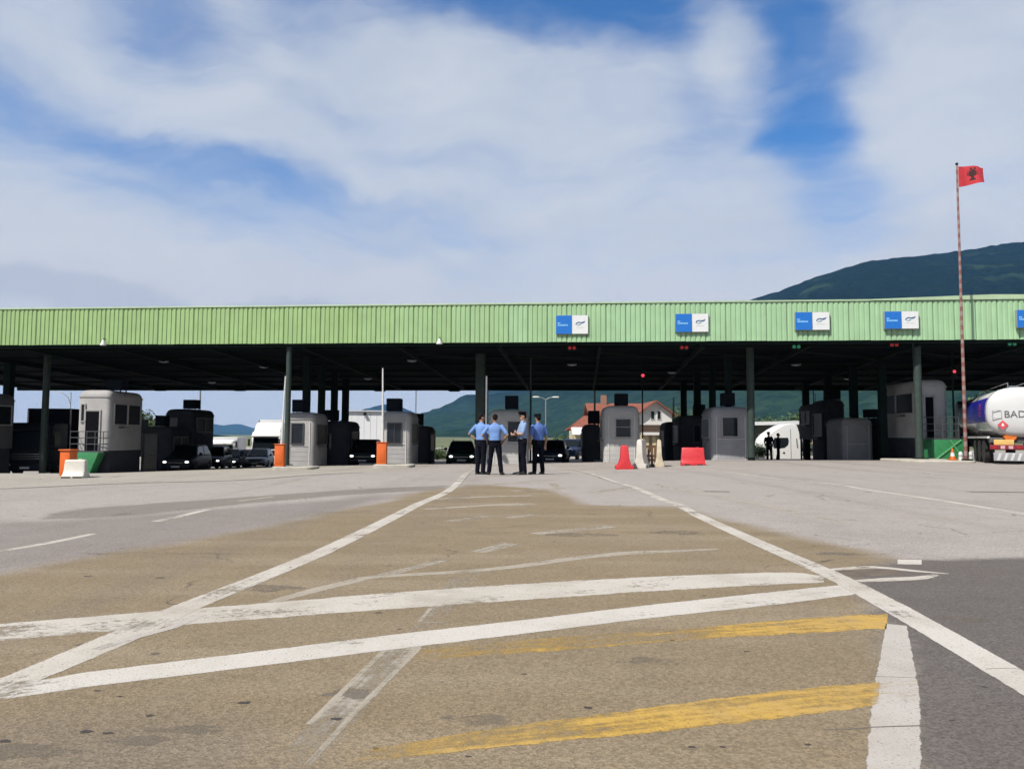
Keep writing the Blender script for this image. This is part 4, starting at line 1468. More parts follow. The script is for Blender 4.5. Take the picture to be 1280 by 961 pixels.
# ------------------------------------------------------------------ boom barriers
orange = mat('orange_barrier_paint', (0.75, 0.135, 0.012), rough=0.45, var=0.08, dirt=0.2, dirtcol=(0.35, 0.1, 0.03))
arm_w = mat('white_barrier_arm', (0.68, 0.68, 0.66), rough=0.4)
arm_r = mat('red_band', (0.55, 0.03, 0.03), rough=0.4)
for (px, pyt, pyb, wpx, arm, lb, lift) in ((80.5, 563, 597, 12.5, None, 'orange barrier box standing right behind the white plastic barrier', 0.0), (348.5, 555.5, 586.5, 11.5, ((352, 553), (357, 470)), 'orange barrier box close beside the round post', 0.12), (476.5, 553, 583.5, 12, ((478.5, 553), (478.5, 460)), 'orange barrier box with white arm raised before the grey booth', 0.12)):
    g = G(px, pyb + 1.5)
    y = g.y + 0.5
    base = P(px, pyb, y)
    g0 = gz(base.x, y)
    top = P(px, pyt, y)
    w = wpx * y / FPX
    t = thing('boom_barrier', lb, 'barrier', (base.x, y, g0 + lift), 0, 'orange boom barriers')
    hh = top.z - g0 - lift
    b = MB()
    b.box((0, 0.15, hh / 2), (w, 0.36, hh))
    b.build('housing', orange, t, bevel=0.025)
    b = MB()
    b.box((0, 0.15, hh + 0.012), (w + 0.05, 0.42, 0.03))
    b.build('lid', orange, t, bevel=0.01)
    b = MB()
    b.box((0, 0.15, 0.02), (w + 0.1, 0.46, 0.04))
    b.build('base_plate', kerb_m, t)
    b = MB()
    b.box((0, -0.036, hh * 0.45), (w * 0.7, 0.012, hh * 0.55))
    b.build('door', orange, t, bevel=0.004)
    if arm:
        a0, a1 = P(arm[0][0], arm[0][1], y + 0.15), P(arm[1][0], arm[1][1], y + 0.15)
        o = Vector((base.x, y, g0 + lift))
        a0, a1 = a0 - o, a1 - o
        b = MB()
        b.tube([a0 - Vector((0, 0, 0.15)), a0.lerp(a1, 0.45), a1], [0.06, 0.045, 0.03], 10)
        am = b.build('boom_arm', arm_w, t, smooth=True)
        for k in range(2, 6):
            b = MB()
            f0, f1 = k / 6.0, k / 6.0 + 0.05
            b.tube([a0.lerp(a1, f0), a0.lerp(a1, f1)], 0.05 - 0.004 * k, 10)
            b.build('band', mat('grey_band', (0.40, 0.40, 0.41), rough=0.4), am)


# ------------------------------------------------------------------ plastic road barriers
def jersey(label, loc, rz, L_, H, Wd, m, group):
    t = thing('plastic_barrier', label, 'barrier', loc, rz, group)
    pr = [(-Wd / 2, 0), (Wd / 2, 0), (Wd / 2, H * 0.13), (Wd * 0.36, H * 0.17), (Wd * 0.24, H * 0.42), (Wd * 0.19, H * 0.94), (Wd * 0.13, H), (-Wd * 0.13, H), (-Wd * 0.19, H * 0.94), (-Wd * 0.24, H * 0.42), (-Wd * 0.36, H * 0.17), (-Wd / 2, H * 0.13)]
    rings = []
    for (x, s) in ((-L_ / 2, 0.93), (-L_ / 2 + 0.04, 1.0), (L_ / 2 - 0.04, 1.0), (L_ / 2, 0.93)):
        rings.append([(x * (1.0 - 0.10 * (q[1] / H)), q[0] * s, q[1] * (1 if s == 1 else 0.985)) for q in pr])
    b = MB()
    b.loft(rings)
    b.build('barrier_shell', m, t, bevel=0.012)
    for s in (-1, 1):
        b = MB()
        b.box((s * L_ * 0.26, 0, H * 0.045), (0.22, Wd + 0.012, H * 0.075))
        b.build('fork_slot', mat('dark_slot', (0.05, 0.04, 0.04), rough=0.9), t)
    b = MB()
    b.lathe([(0.045, 0), (0.045, 0.025), (0.02, 0.03)], 12, 'Z', (L_ * 0.2, 0, H - 0.005))
    b.build('filler_cap', m, t)
    return t


redp = mat('red_barrier_plastic', (0.62, 0.028, 0.035), rough=0.45, var=0.12, scale=4, dirt=0.25, dirtcol=(0.35, 0.05, 0.05))
whitep = mat('white_barrier_plastic', (0.66, 0.63, 0.56), rough=0.5, var=0.1, scale=4, dirt=0.35, dirtcol=(0.4, 0.36, 0.28))
creamp = mat('cream_barrier_plastic', (0.60, 0.52, 0.38), rough=0.55, var=0.15, scale=5, dirt=0.5, dirtcol=(0.3, 0.22, 0.13))


def onp(px, py):
    g = G(px, py)
    return g


g = onp(94.5, 597)
jersey('white plastic barrier beside an orange barrier box at the grey raised booth', g, R(6), 26 * g.y / FPX, 22.5 * g.y / FPX, 0.46, whitep, 'plastic barriers')
g = onp(780.5, 586)
jersey('red plastic barrier seen end on before the light grey booth', g, R(84), 1.1, 29 * g.y / FPX, 23 * g.y / FPX, redp, 'plastic barriers')
g = onp(866, 581.5)
jersey('red plastic barrier standing broadside beside the charcoal booth', g, R(-4), 29.5 * g.y / FPX, 22 * g.y / FPX, 0.46, redp, 'plastic barriers')
g = onp(802, 584.5)
jersey('tall white plastic barrier beside the red barrier seen end on', g, R(72), 1.2, 35 * g.y / FPX, 17 * g.y / FPX, whitep, 'plastic barriers')
g = onp(824, 583)
jersey('cream plastic barrier behind the brown pallet', g, R(80), 1.1, 33 * g.y / FPX, 13 * g.y / FPX, creamp, 'plastic barriers')
# brown wooden pallet stood on edge between them
g = onp(813.5, 583.5)
t = thing('wooden_pallet', 'brown wooden pallet stood on edge between white and cream barriers', 'pallet', g, R(10))
wood = mat('weathered_brown_wood', (0.16, 0.085, 0.04), rough=0.85, var=0.3, scale=8)
hp = 27 * g.y / FPX
for k in range(4):
    b = MB()
    b.box((-0.21 + k * 0.14, 0.05, hp / 2), (0.09, 0.02, hp))
    b.build('plank', wood, t)
for k in range(3):
    b = MB()
    b.box((0, 0.10, 0.06 + k * (hp - 0.12) / 2), (0.52, 0.08, 0.09))
    b.build('bearer', wood, t)

# small traffic cone and white posts on the flagpole island
g = onp(1191, 577)
t = thing('traffic_cone', 'small orange and white traffic cone on the island by the green base', 'cone', (P(1191, 577, 34.5).x, 34.5, gz(g.x, 34.5) + 0.10))
b = MB()
b.box((0, 0, 0.02), (0.32, 0.32, 0.04))
b.build('foot', orange, t, bevel=0.01)
b = MB()
b.lathe([(0.12, 0.04), (0.035, 0.5), (0.03, 0.52)], 16)
b.build('cone_body', orange, t, smooth=True)
b = MB()
b.lathe([(0.097, 0.17), (0.068, 0.33)], 16)
b.build('white_band', arm_w, t, smooth=True)
for (px, lb) in ((1201, 'short white bollard between the traffic cone and the flagpole'), (1213.5, 'short white bollard between the flagpole and the tanker wheel')):
    g = onp(px, 577)
    t = thing('bollard', lb, 'bollard', (P(px, 577, 34.4).x, 34.4, gz(g.x, 34.4) + 0.10), 0, 'white bollards by the flagpole')
    b = MB()
    b.lathe([(0.09, 0), (0.085, 0.30), (0.06, 0.36), (0.02, 0.38)], 14)
    b.build('post', arm_w, t, smooth=True)
    b = MB()
    b.lathe([(0.094, 0.16), (0.092, 0.24)], 14)
    b.build('band', mat('grey_band', (0.4, 0.4, 0.41)), t, smooth=True)

# ------------------------------------------------------------------ flagpole and flag
yb = 34.3
pb_ = P(1207.5, 573, yb)
pt_ = P(1196.0, 207, yb - 0.2)
z0 = gz(pb_.x, yb) + 0.10
t = thing('flagpole', 'tall thin red and white banded flagpole beside the tanker', 'flagpole', (pb_.x, yb, z0))
o0 = Vector((0, 0, 0))
o1 = Vector((pt_.x - pb_.x, pt_.y - yb, pt_.z - z0))
nseg = 64
pole_r = mat('faded_red_pole_paint', (0.24, 0.085, 0.075), rough=0.5, var=0.25, scale=5)
pole_w = mat('chipped_white_pole_paint', (0.30, 0.22, 0.20), rough=0.5, var=0.25, scale=5)
for k in range(nseg):
    a, c = k / nseg, (k + 1) / nseg
    r0, r1 = 0.080 - 0.040 * a, 0.080 - 0.040 * c
    b = MB()
    b.tube([o0.lerp(o1, a), o0.lerp(o1, c)], [r0, r1], 12)
    b.build('pole_band', pole_r if k % 2 == 0 else pole_w, t, smooth=True)
b = MB()
b.lathe([(0.02, -0.02), (0.06, 0.03), (0.06, 0.09), (0.02, 0.13)], 12, 'Z', o1)
b.build('finial', dark_steel, t, smooth=True)
b = MB()
b.box((0, 0, 0.03), (0.4, 0.4, 0.06))
b.build('foot_plate', dark_steel, t)
# flag: waving cloth with thickness and a dark two-headed emblem on both faces
flag = thing('flag', 'red flag with black emblem flying at the top of the banded pole', 'flag', pt_)
FW, FH = 34 * yb / FPX, 27 * yb / FPX
red_cloth = mat('red_flag_cloth', (0.62, 0.035, 0.05), rough=0.8, var=0.12, scale=5)
black_cloth = mat('black_emblem_print', (0.05, 0.008, 0.012), rough=0.8)


def flag_pt(u, v):
    """u 0..1 along, v 0..1 down"""
    x = u * FW
    sag = 0.10 * FW * math.sin(u * 2.2) - 0.02 * FW * u
    hgt = FH * (1 - 0.30 * u ** 1.2)
    z = -0.05 - (sag if False else 0) - v * hgt + 0.035 * FW * math.sin(u * 4.6 + 0.4) * u + 0.02 * u
    y = 0.11 * math.sin(u * 8.0 - v * 1.2) * (0.2 + u)
    return Vector((x + 0.05, y, z))


def in_emblem(u, v):
    X, Y = abs(u - 0.52) / 0.17, (v - 0.45) / 0.36
    if X < 0.22 and -0.7 < Y < 0.9:
        return True                                        # body and tail
    if X < 1.0 and -0.55 < Y < 0.45 - 0.35 * X and (int(Y * 7 + 20) % 2 == 0 or X < 0.6):
        return True                                        # wings with feathered ends
    if 0.12 < X < 0.5 and -0.98 < Y < -0.6:
        return True                                        # two heads
    if X < 0.55 and 0.62 < Y < 0.95:
        return True                                        # tail feathers
    return False


b = MB()
nu, nv = 44, 32
for s in (0, 1):
    vs_ = [flag_pt(i / nu, j / nv) + Vector((0, 0.004 * (1 if s else -1), 0)) for j in range(nv + 1) for i in range(nu + 1)]
    o = len(b.v)
    b.v += [tuple(v) for v in vs_]
    for j in range(nv):
        for i in range(nu):
            q = [o + j * (nu + 1) + i, o + j * (nu + 1) + i + 1, o + (j + 1) * (nu + 1) + i + 1, o + (j + 1) * (nu + 1) + i]
            b.f.append(q if s else q[::-1])
            b.m.append(1 if in_emblem((i + .5) / nu, (j + .5) / nv) else 0)
fm_ = bpy.data.meshes.new('cloth')
fm_.from_pydata(b.v, [], b.f)
fm_.materials.append(red_cloth)
fm_.materials.append(black_cloth)
fm_.polygons.foreach_set('material_index', b.m)
fm_.polygons.foreach_set('use_smooth', [True] * len(b.f))
obj('cloth', fm_, flag)
b = MB()
b.tube([(0.05, 0, -0.02), (0.05, 0, -FH - 0.08)], 0.012, 6)
b.build('halyard', arm_w, flag)

# ------------------------------------------------------------------ thin poles under and behind the roof
def pole(name, label, cat, px, pyt, pyb, d, r, m, group=None, extra=None, toground=True):
    a = P(px, pyb, d)
    g = gz(a.x, d)
    c = P(px, pyt, d)
    t_ = thing(name, label, cat, (a.x, d, g), 0, group)
    b_ = MB()
    b_.tube([(0, 0, -0.05), (0, 0, c.z - g)], [r, r * 0.75], 10)
    b_.build('shaft', m, t_, smooth=True)
    if extra:
        extra(t_, c.z - g)
    return t_


galv = mat('galvanised_pole', (0.30, 0.31, 0.32), rough=0.45, metal=0.3, var=0.15)


def lamp_heads(t_, h_):
    for s in (-1, 1):
        b_ = MB()
        b_.tube([(0, 0, h_ - 0.05), (s * 0.5, 0, h_ + 0.22), (s * 1.0, 0, h_ + 0.30)], 0.05, 8)
        b_.build('bracket', galv, t_, smooth=True)
        b_ = MB()
        b_.loft([rrect(0.9, 0.34, 0.12, h_ + 0.24, 5, s * 1.35), rrect(0.95, 0.38, 0.14, h_ + 0.32, 5, s * 1.35), rrect(0.7, 0.26, 0.1, h_ + 0.40, 5, s * 1.35)])
        b_.build('lamp_head', white_enamel, t_, smooth=True)


pole('street_lamp', 'twin-headed street lamp standing before the dark mountain', 'street lamp', 682, 499, 575, 105, 0.09, galv, extra=lamp_heads)
pole('thin_mast', 'thin pale mast behind the dark raised booth', 'mast', 247.5, 487, 580, 72, 0.10, galv)
pole('thin_mast', 'thin mast behind the narrow charcoal booth', 'mast', 518.8, 484, 580, 70, 0.07, galv)
pole('thin_mast', 'dark stub mast above the dark booth by the light grey booth', 'mast', 743.5, 488, 575, 62, 0.10, dark_steel)
pole('thin_mast', 'dark stub mast beside the house with red roof', 'mast', 842.5, 497, 575, 64, 0.09, dark_steel)
pole('thin_mast', 'slim pale post beside the thick square column', 'mast', 607.5, 470, 583, 37.0, 0.06, galv)
pole('thin_mast', 'slim dark post rising behind the officers to the roof', 'mast', 663, 436, 580, 43, 0.06, post_steel)


def curved_arm(t_, h_):
    b_ = MB()
    b_.tube([(0, 0, h_ - 1.3), (-0.25, 0, h_ - 0.5), (-0.9, 0, h_ - 0.05), (-1.6, 0, h_ + 0.05)], 0.035, 8)
    b_.build('curved_bracket', galv, t_, smooth=True)


pole('street_lamp', 'thin street lamp with curved bracket seen beside the grey raised booth', 'street lamp', 85, 490, 580, 74, 0.05, galv, extra=curved_arm)


def red_lamp(t_, h_):
    b_ = MB()
    zc = P(803.5, 471, 41.5).z - t_.location.z
    b_.box((0, -0.12, zc), (0.24, 0.16, 0.46))
    b_.build('signal_head', dark_steel, t_, bevel=0.02)
    b_ = MB()
    b_.lathe([(0.09, 0), (0.09, -0.01), (0.05, -0.03)], 14, 'Y', (0, -0.202, zc + 0.06))
    b_.build('red_lens', mat('lit_red_lens', (0.3, 0.02, 0.03), rough=0.3, emit=(1.0, 0.06, 0.10), estr=0.7), t_)


pole('signal_pole', 'slim pole with a small red signal between house and booth', 'signal', 803.5, 440, 580, 41.5, 0.045, dark_steel, extra=red_lamp)


def red_lamp2(t_, h_):
    b_ = MB()
    zc = P(1193, 466, 38.0).z - t_.location.z
    b_.box((0, -0.10, zc), (0.22, 0.16, 0.44))
    b_.build('signal_head', dark_steel, t_, bevel=0.02)
    b_ = MB()
    b_.lathe([(0.08, 0), (0.08, -0.01), (0.05, -0.03)], 14, 'Y', (0, -0.182, zc + 0.05))
    b_.build('red_lens', mat('lit_red_lens', (0, 0, 0)), t_)


pole('signal_pole', 'dark pole with a small red signal beside the flagpole', 'signal', 1194, 440, 575, 38.0, 0.05, dark_steel, extra=red_lamp2)

# ------------------------------------------------------------------ vehicles
rubber = mat('tyre_rubber', (0.018, 0.018, 0.018), rough=0.85, var=0.2)
rim_m = mat('alloy_rim', (0.42, 0.43, 0.44), rough=0.35, metal=0.6)
chrome = mat('dull_chrome', (0.45, 0.46, 0.48), rough=0.25, metal=0.8)
blackp = mat('black_trim_plastic', (0.014, 0.014, 0.016), rough=0.7, spec=0.15)
lamp_lit = mat('lit_headlamp', (0.8, 0.8, 0.8), rough=0.2, emit=(1.0, 0.97, 0.90), estr=1.6)
lamp_clear = mat('headlamp_glass', (0.45, 0.47, 0.48), rough=0.15)
plate_m = mat('number_plate_white', (0.6, 0.6, 0.58), rough=0.5)
red_lamp_m = mat('tail_lamp_red', (0.35, 0.015, 0.02), rough=0.3)


def wheel(parent, x, y, r, wd):
    b_ = MB()
    s = 1 if x > 0 else -1
    b_.lathe([(r * 0.62, -wd / 2), (r * 0.93, -wd / 2), (r, -wd * 0.3), (r, wd * 0.3), (r * 0.93, wd / 2), (r * 0.62, wd / 2)], 22, 'X', (x, y, r))
    wh = b_.build('wheel', rubber, parent, smooth=True)
    b_ = MB()
    b_.lathe([(r * 0.63, s * wd * 0.30), (r * 0.60, s * wd * 0.46), (r * 0.25, s * wd * 0.36), (r * 0.12, s * wd * 0.5), (r * 0.02, s * wd * 0.5)], 16, 'X', (x, y, r))
    b_.build('rim', rim_m, wh, smooth=True)
    return wh


def vring(y, w, z0_, z1_, tum=0.93, n=4):
    """cross-section of a car body at y, rounded, narrower at the top"""
    pts = []
    h_ = z1_ - z0_
    for (u, v) in ((-0.90, 0.0), (-1.0, 0.18), (-1.02, 0.45), (-1.0, 0.70), (-tum, 0.92), (-tum + 0.10, 1.0), (0, 1.03), (tum - 0.10, 1.0), (tum, 0.92), (1.0, 0.70), (1.02, 0.45), (1.0, 0.18), (0.90, 0.0)):
        pts.append((u * w, y, z0_ + v * h_))
    return pts


def car(name, label, loc, rz, paint, kind='hatch', lit=True, group='cars queueing under the canopy', rack=False):
    t_ = thing(name, label, 'car', loc, rz, group)
    if kind == 'suv':
        Lh, W, hood, belt, roof, gr = 2.25, 0.93, 0.98, 1.08, 1.68, 0.24
    elif kind == 'van':
        Lh, W, hood, belt, roof, gr = 2.4, 0.98, 1.05, 1.25, 2.05, 0.22
    else:
        Lh, W, hood, belt, roof, gr = 2.10, 0.88, 0.80, 0.92, 1.45, 0.17
    st = [(-Lh, 0.78, 0.30, hood * 0.72), (-Lh + 0.08, 0.88, gr + 0.04, hood * 0.88), (-Lh + 0.35, 0.97, gr, hood * 0.95), (-Lh + 1.0, 1.0, gr, hood), (-Lh + 1.25, 1.0, gr, belt * 0.985), (0, 1.0, gr, belt), (Lh - 0.8, 1.0, gr, belt), (Lh - 0.25, 0.97, gr, belt * 1.0), (Lh - 0.05, 0.92, gr + 0.05, belt * 0.96), (Lh, 0.84, 0.36, belt * 0.9)]
    b_ = MB()
    b_.loft([vring(y, W * k, a, c) for (y, k, a, c) in st])
    body = b_.build('body', paint, t_, smooth=True, angle=40)
    # cabin
    yb0, yb1 = -Lh + 1.12, Lh - (0.15 if kind != 'sedan' else 0.75)
    yr0, yr1 = -Lh + 1.85, Lh - (0.55 if kind != 'sedan' else 1.25)
    wb, wr = W * 0.93, W * 0.74
    zb_ = belt - 0.03
    low = [(-wb, yb0), (wb, yb0), (wb, yb1), (-wb, yb1)]
    hi = [(-wr, yr0), (wr, yr0), (wr, yr1), (-wr, yr1)]
    b_ = MB()
    b_.loft([[(x, y, zb_) for x, y in low], [(x, y, roof - 0.07) for x, y in hi], [(x * 0.88, y * 0.96 + 0.01, roof) for x, y in hi]])
    b_.build('cabin', paint, t_, bevel=0.035)

    def pane(nm, a, c, e, f, s=0.88, off=0.012):
        # quad shrunk about its centre and pushed outwards
        q = [Vector(v) for v in (a, c, e, f)]
        ctr = sum(q, Vector()) / 4
        nr_ = (q[1] - q[0]).cross(q[3] - q[0]).normalized()
        if nr_.dot(ctr - Vector((0, 0, belt * 0.7))) < 0:
            nr_ = -nr_
        q2 = [ctr + (v - ctr) * s + nr_ * off for v in q]
        q3 = [v - nr_ * 0.03 for v in q2]
        bb = MB()
        bb.loft([q3, q2])
        return bb.build(nm, gl, t_)
    zt_ = roof - 0.075
    pane('windscreen', (-wb, yb0, zb_), (wb, yb0, zb_), (wr, yr0, zt_), (-wr, yr0, zt_), 0.92)
    pane('rear_window', (-wb, yb1, zb_), (wb, yb1, zb_), (wr, yr1, zt_), (-wr, yr1, zt_), 0.86)
    for s in (-1, 1):
        ymb, ymr = (yb0 + yb1) / 2 + 0.05, (yr0 + yr1) / 2 + 0.02
        pane('side_window', (s * wb, yb0 + 0.1, zb_), (s * wb, ymb, zb_), (s * wr, ymr, zt_), (s * wr, yr0 + 0.05, zt_), 0.88)
        pane('side_window', (s * wb, ymb, zb_), (s * wb, yb1 - 0.1, zb_), (s * wr, yr1 - 0.05, zt_), (s * wr, ymr, zt_), 0.88)
        b_ = MB()
        b_.ball((s * (W + 0.08), yb0 + 0.35, belt + 0.06), (0.11, 0.07, 0.08), 10, 6)
        b_.build('mirror', blackp, t_, smooth=True)
        # headlamp
        b_ = MB()
        b_.ball((s * W * 0.68, -Lh + 0.035, hood * 0.70), (0.12, 0.11, 0.065), 12, 8)
        b_.build('headlight', lamp_lit if lit else lamp_clear, t_, smooth=True)
        b_ = MB()
        b_.ball((s * W * 0.80, Lh - 0.06, belt * 0.80), (0.10, 0.06, 0.13), 10, 6)
        b_.build('tail_lamp', red_lamp_m, t_, smooth=True)
        wr_ = 0.36 if kind in ('suv', 'van') else 0.32
        wheel(t_, s * (W - 0.09), -Lh + 0.85, wr_, 0.22)
        wheel(t_, s * (W - 0.09), Lh - 0.80, wr_, 0.22)
    b_ = MB()
    b_.box((0, -Lh + 0.02, hood * 0.66), (W * 0.95, 0.06, hood * 0.15))
    gg = b_.build('grille', blackp, t_, bevel=0.015)
    b_ = MB()
    b_.box((0, -Lh - 0.012, hood * 0.66), (W * 0.9, 0.012, 0.025))
    b_.build('chrome_bar', chrome, gg)
    b_ = MB()
    b_.box((0, -Lh + 0.03, gr + 0.10), (W * 1.7, 0.12, 0.16))
    b_.build('bumper', blackp, t_, bevel=0.04)
    b_ = MB()
    b_.box((0, -Lh - 0.045, gr + 0.17), (0.5, 0.012, 0.11))
    b_.build('number_plate', plate_m, t_)
    if rack:
        for s in (-1, 1):
            b_ = MB()
            b_.tube([(s * wr * 0.8, yr0 + 0.1, roof + 0.06), (s * wr * 0.8, yr1 - 0.1, roof + 0.06)], 0.022, 8)
            for y in (yr0 + 0.2, yr1 - 0.2):
                b_.bar((s * wr * 0.8, y, roof - 0.03), (s * wr * 0.8, y, roof + 0.06), 0.03)
            b_.build('roof_rail', chrome, t_)
    return t_


def paintm(n, c, m=0.2):
    return mat(n, c, rough=0.45, metal=m, var=0.06, coat=0.0, spec=0.25)


p_black = paintm('black_car_paint', (0.014, 0.015, 0.017))
p_navy = paintm('navy_car_paint', (0.014, 0.02, 0.045))
p_green = paintm('dark_green_car_paint', (0.012, 0.035, 0.018))
p_grey = paintm('grey_car_paint', (0.13, 0.14, 0.15))
p_silver = paintm('silver_car_paint', (0.34, 0.36, 0.38), 0.5)
p_blue = paintm('blue_pickup_paint', (0.03, 0.05, 0.13))
p_white = paintm('white_van_paint', (0.74, 0.74, 0.72), 0.0)


def at(px, py, y=None):
    """spot on the ground below a pixel column at distance y"""
    p = P(px, py, y)
    return Vector((p.x, y, gz(p.x, y)))


car('parked_car', 'dark green car with lit headlamps beside the officers', at(577, 585, 47), R(3), p_green, 'hatch', rack=True)
car('parked_car', 'dark navy saloon car behind the standing officers', at(691, 580, 47), R(-8), p_navy, 'sedan')
car('parked_car', 'black car with one bright headlamp behind the orange barrier box', at(458, 585, 49), R(4), p_black, 'suv')
car('parked_car', 'black car with lit headlamps under the dark raised booth', at(234, 585, 48.2), R(6), p_black, 'suv')
car('parked_car', 'dark saloon behind the lit headlamps, first of the waiting queue', at(268, 585, 57), R(10), p_black, 'suv')
car('parked_car', 'dark car in the waiting queue beside the white box truck', at(288, 585, 61), R(10), p_black, 'hatch')
car('parked_car', 'black estate car in the middle of the waiting queue', at(303, 585, 65), R(9), p_grey, 'hatch')
car('parked_car', 'grey blue car at the end of the waiting queue', at(324, 585, 62), R(9), p_silver, 'hatch', lit=False)
car('parked_car', 'dark car with a small bright lamp in the shade by the charcoal booth', at(428, 587, 52), R(5), p_black, 'hatch')

# blue pickup with white load by the awning
t = thing('pickup_truck', 'blue pickup with pale load behind the dark navy saloon', 'pickup', at(716, 580, 66), R(-20))
b = MB()
b.loft([vring(y, w_, 0.3, z_) for (y, w_, z_) in ((-2.4, 0.75, 0.8), (-2.3, 0.85, 0.95), (-1.4, 0.9, 1.05), (-1.2, 0.9, 1.08), (2.4, 0.9, 1.1), (2.45, 0.86, 1.0))])
b.build('body', p_blue, t, smooth=True, angle=40)
b = MB()
b.loft([[(-0.82, -1.3, 1.05), (0.82, -1.3, 1.05), (0.82, 0.3, 1.05), (-0.82, 0.3, 1.05)], [(-0.66, -0.7, 1.68), (0.66, -0.7, 1.68), (0.66, 0.2, 1.68), (-0.66, 0.2, 1.68)]])
b.build('cab', glass(), t, bevel=0.05)
b = MB()
b.loft([[(-0.66, -0.72, 1.66), (0.66, -0.72, 1.66), (0.66, 0.25, 1.66), (-0.66, 0.25, 1.66)], [(-0.6, -0.6, 1.74), (0.6, -0.6, 1.74), (0.6, 0.2, 1.74), (-0.6, 0.2, 1.74)]])
b.build('cab_roof', p_blue, t, bevel=0.02)
b = MB()
b.loft([rrect(1.6, 1.9, 0.2, z, 5, 0, 1.35) for z in (1.06, 1.42)] + [rrect(1.2, 1.5, 0.2, 1.55, 5, 0, 1.35)])
b.build('covered_load', p_white, t, smooth=True)
for s in (-1, 1):
    for y in (-1.6, 1.5):
        wheel(t, s * 0.82, y, 0.36, 0.22)
    b = MB()
    b.ball((s * 0.6, -2.33, 0.78), (0.16, 0.08, 0.09), 10, 6)
    b.build('headlight', lamp_clear, t, smooth=True)


# ---- lorries
def lorry(label, loc, rz, paint, cargo, w=2.5, cab_h=2.9, lit=False, clen=7.0, chh=3.7, fairing=0.0, group='lorries at the border'):
    t_ = thing('lorry', label, 'lorry', loc, rz, group)
    hw = w / 2
    # cab: front at y = 0, facing -y
    b_ = MB()
    prof_ = [(0.0, 0.55), (-0.05, 1.0), (-0.02, 1.45), (0.18, cab_h - 0.35), (0.36, cab_h - 0.05), (0.6, cab_h), (2.1, cab_h), (2.2, cab_h - 0.1), (2.2, 0.75), (1.9, 0.55)]
    b_.prism(prof_, -hw, hw, 'YZ')
    b_.build('cab', paint, t_, bevel=0.09, seg=3)
    b_ = MB()
    b_.loft([[(-hw + 0.12, 0.03, 1.52), (hw - 0.12, 0.03, 1.52), (hw - 0.18, 0.2, cab_h - 0.48), (-hw + 0.18, 0.2, cab_h - 0.48)], [(-hw + 0.12, -0.05, 1.52), (hw - 0.12, -0.05, 1.52), (hw - 0.18, 0.13, cab_h - 0.48), (-hw + 0.18, 0.13, cab_h - 0.48)]])
    ws = b_.build('windscreen', gl, t_)
    b_ = MB()
    for s in (-1, 1):
        b_.bar((s * 0.5, -0.06, 1.54), (s * 0.5 - 0.3, 0.0, 1.95), 0.025)
    b_.build('wiper', blackp, ws)
    b_ = MB()
    b_.box((0, -0.12, cab_h - 0.42), (w * 0.96, 0.34, 0.06), rx=R(-18))
    b_.build('sun_visor', paint, t_, bevel=0.01)
    b_ = MB()
    b_.box((0, -0.06, 1.15), (w * 0.72, 0.06, 0.42))
    gr_ = b_.build('grille', blackp, t_, bevel=0.02)
    for k in range(3):
        b_ = MB()
        b_.box((0, -0.10, 1.02 + k * 0.13), (w * 0.68, 0.02, 0.03))
        b_.build('slat', chrome, gr_)
    b_ = MB()
    b_.box((0, 0.05, 0.52), (w, 0.42, 0.42))
    b_.build('bumper', paint, t_, bevel=0.05)
    b_ = MB()
    b_.box((0, -0.165, 0.5), (0.52, 0.012, 0.12))
    b_.build('number_plate', plate_m, t_)
    for s in (-1, 1):
        b_ = MB()
        b_.ball((s * (hw - 0.32), -0.13, 0.66), (0.2, 0.06, 0.10), 12, 6)
        b_.build('headlight', lamp_lit if lit else lamp_clear, t_, smooth=True)
        b_ = MB()
        b_.loft([[(s * (hw + 0.008), 0.25, 1.55), (s * (hw + 0.008), 1.25, 1.55), (s * (hw + 0.008), 1.25, cab_h - 0.55), (s * (hw + 0.008), 0.48, cab_h - 0.55)], [(s * (hw - 0.02), 0.25, 1.55), (s * (hw - 0.02), 1.25, 1.55), (s * (hw - 0.02), 1.25, cab_h - 0.55), (s * (hw - 0.02), 0.48, cab_h - 0.55)]])
        b_.build('side_window', gl, t_)
        b_ = MB()
        b_.box((s * (hw + 0.18), -0.02, 2.05), (0.14, 0.18, 0.6))
        b_.bar((s * hw, 0.1, 2.3), (s * (hw + 0.18), 0.0, 2.3), 0.04)
        b_.build('mirror', blackp, t_, bevel=0.02)
        for k in range(2):
            b_ = MB()
            b_.box((s * (hw - 0.05), 0.5, 0.45 + 0.3 * k), (0.16, 0.4, 0.05))
            b_.build('step', blackp, t_)
        wheel(t_, s * (hw - 0.2), 1.25, 0.5, 0.3)
        wheel(t_, s * (hw - 0.25), 4.6, 0.5, 0.4)
    b_ = MB()
    for s in (-1, 1):
        b_.bar((s * 0.45, 1.0, 0.72), (s * 0.45, 2.3 + clen, 0.72), 0.12, 0.24)
    b_.build('chassis', blackp, t_)
    if fairing:
        b_ = MB()
        b_.prism([(0.45, cab_h - 0.03), (1.1, cab_h + fairing * 0.75), (1.7, cab_h + fairing), (2.15, cab_h + fairing), (2.15, cab_h - 0.03)], -hw * 0.92, hw * 0.92, 'YZ')
        b_.build('roof_fairing', paint, t_, bevel=0.08, seg=3)
    if cargo:
        b_ = MB()
        b_.box((0, 2.5 + clen / 2, 0.95 + (chh - 0.95) / 2), (w + 0.06, clen, chh - 0.95))
        cg = b_.build('cargo_box', cargo, t_, bevel=0.03)
        for s in (-1, 1):
            b_ = MB()
            b_.box((s * (w / 2 - 0.02), 2.49, 0.95 + (chh - 0.95) / 2), (0.08, 0.03, chh - 1.0))
            b_.build('corner_post', chrome, cg)
    return t_


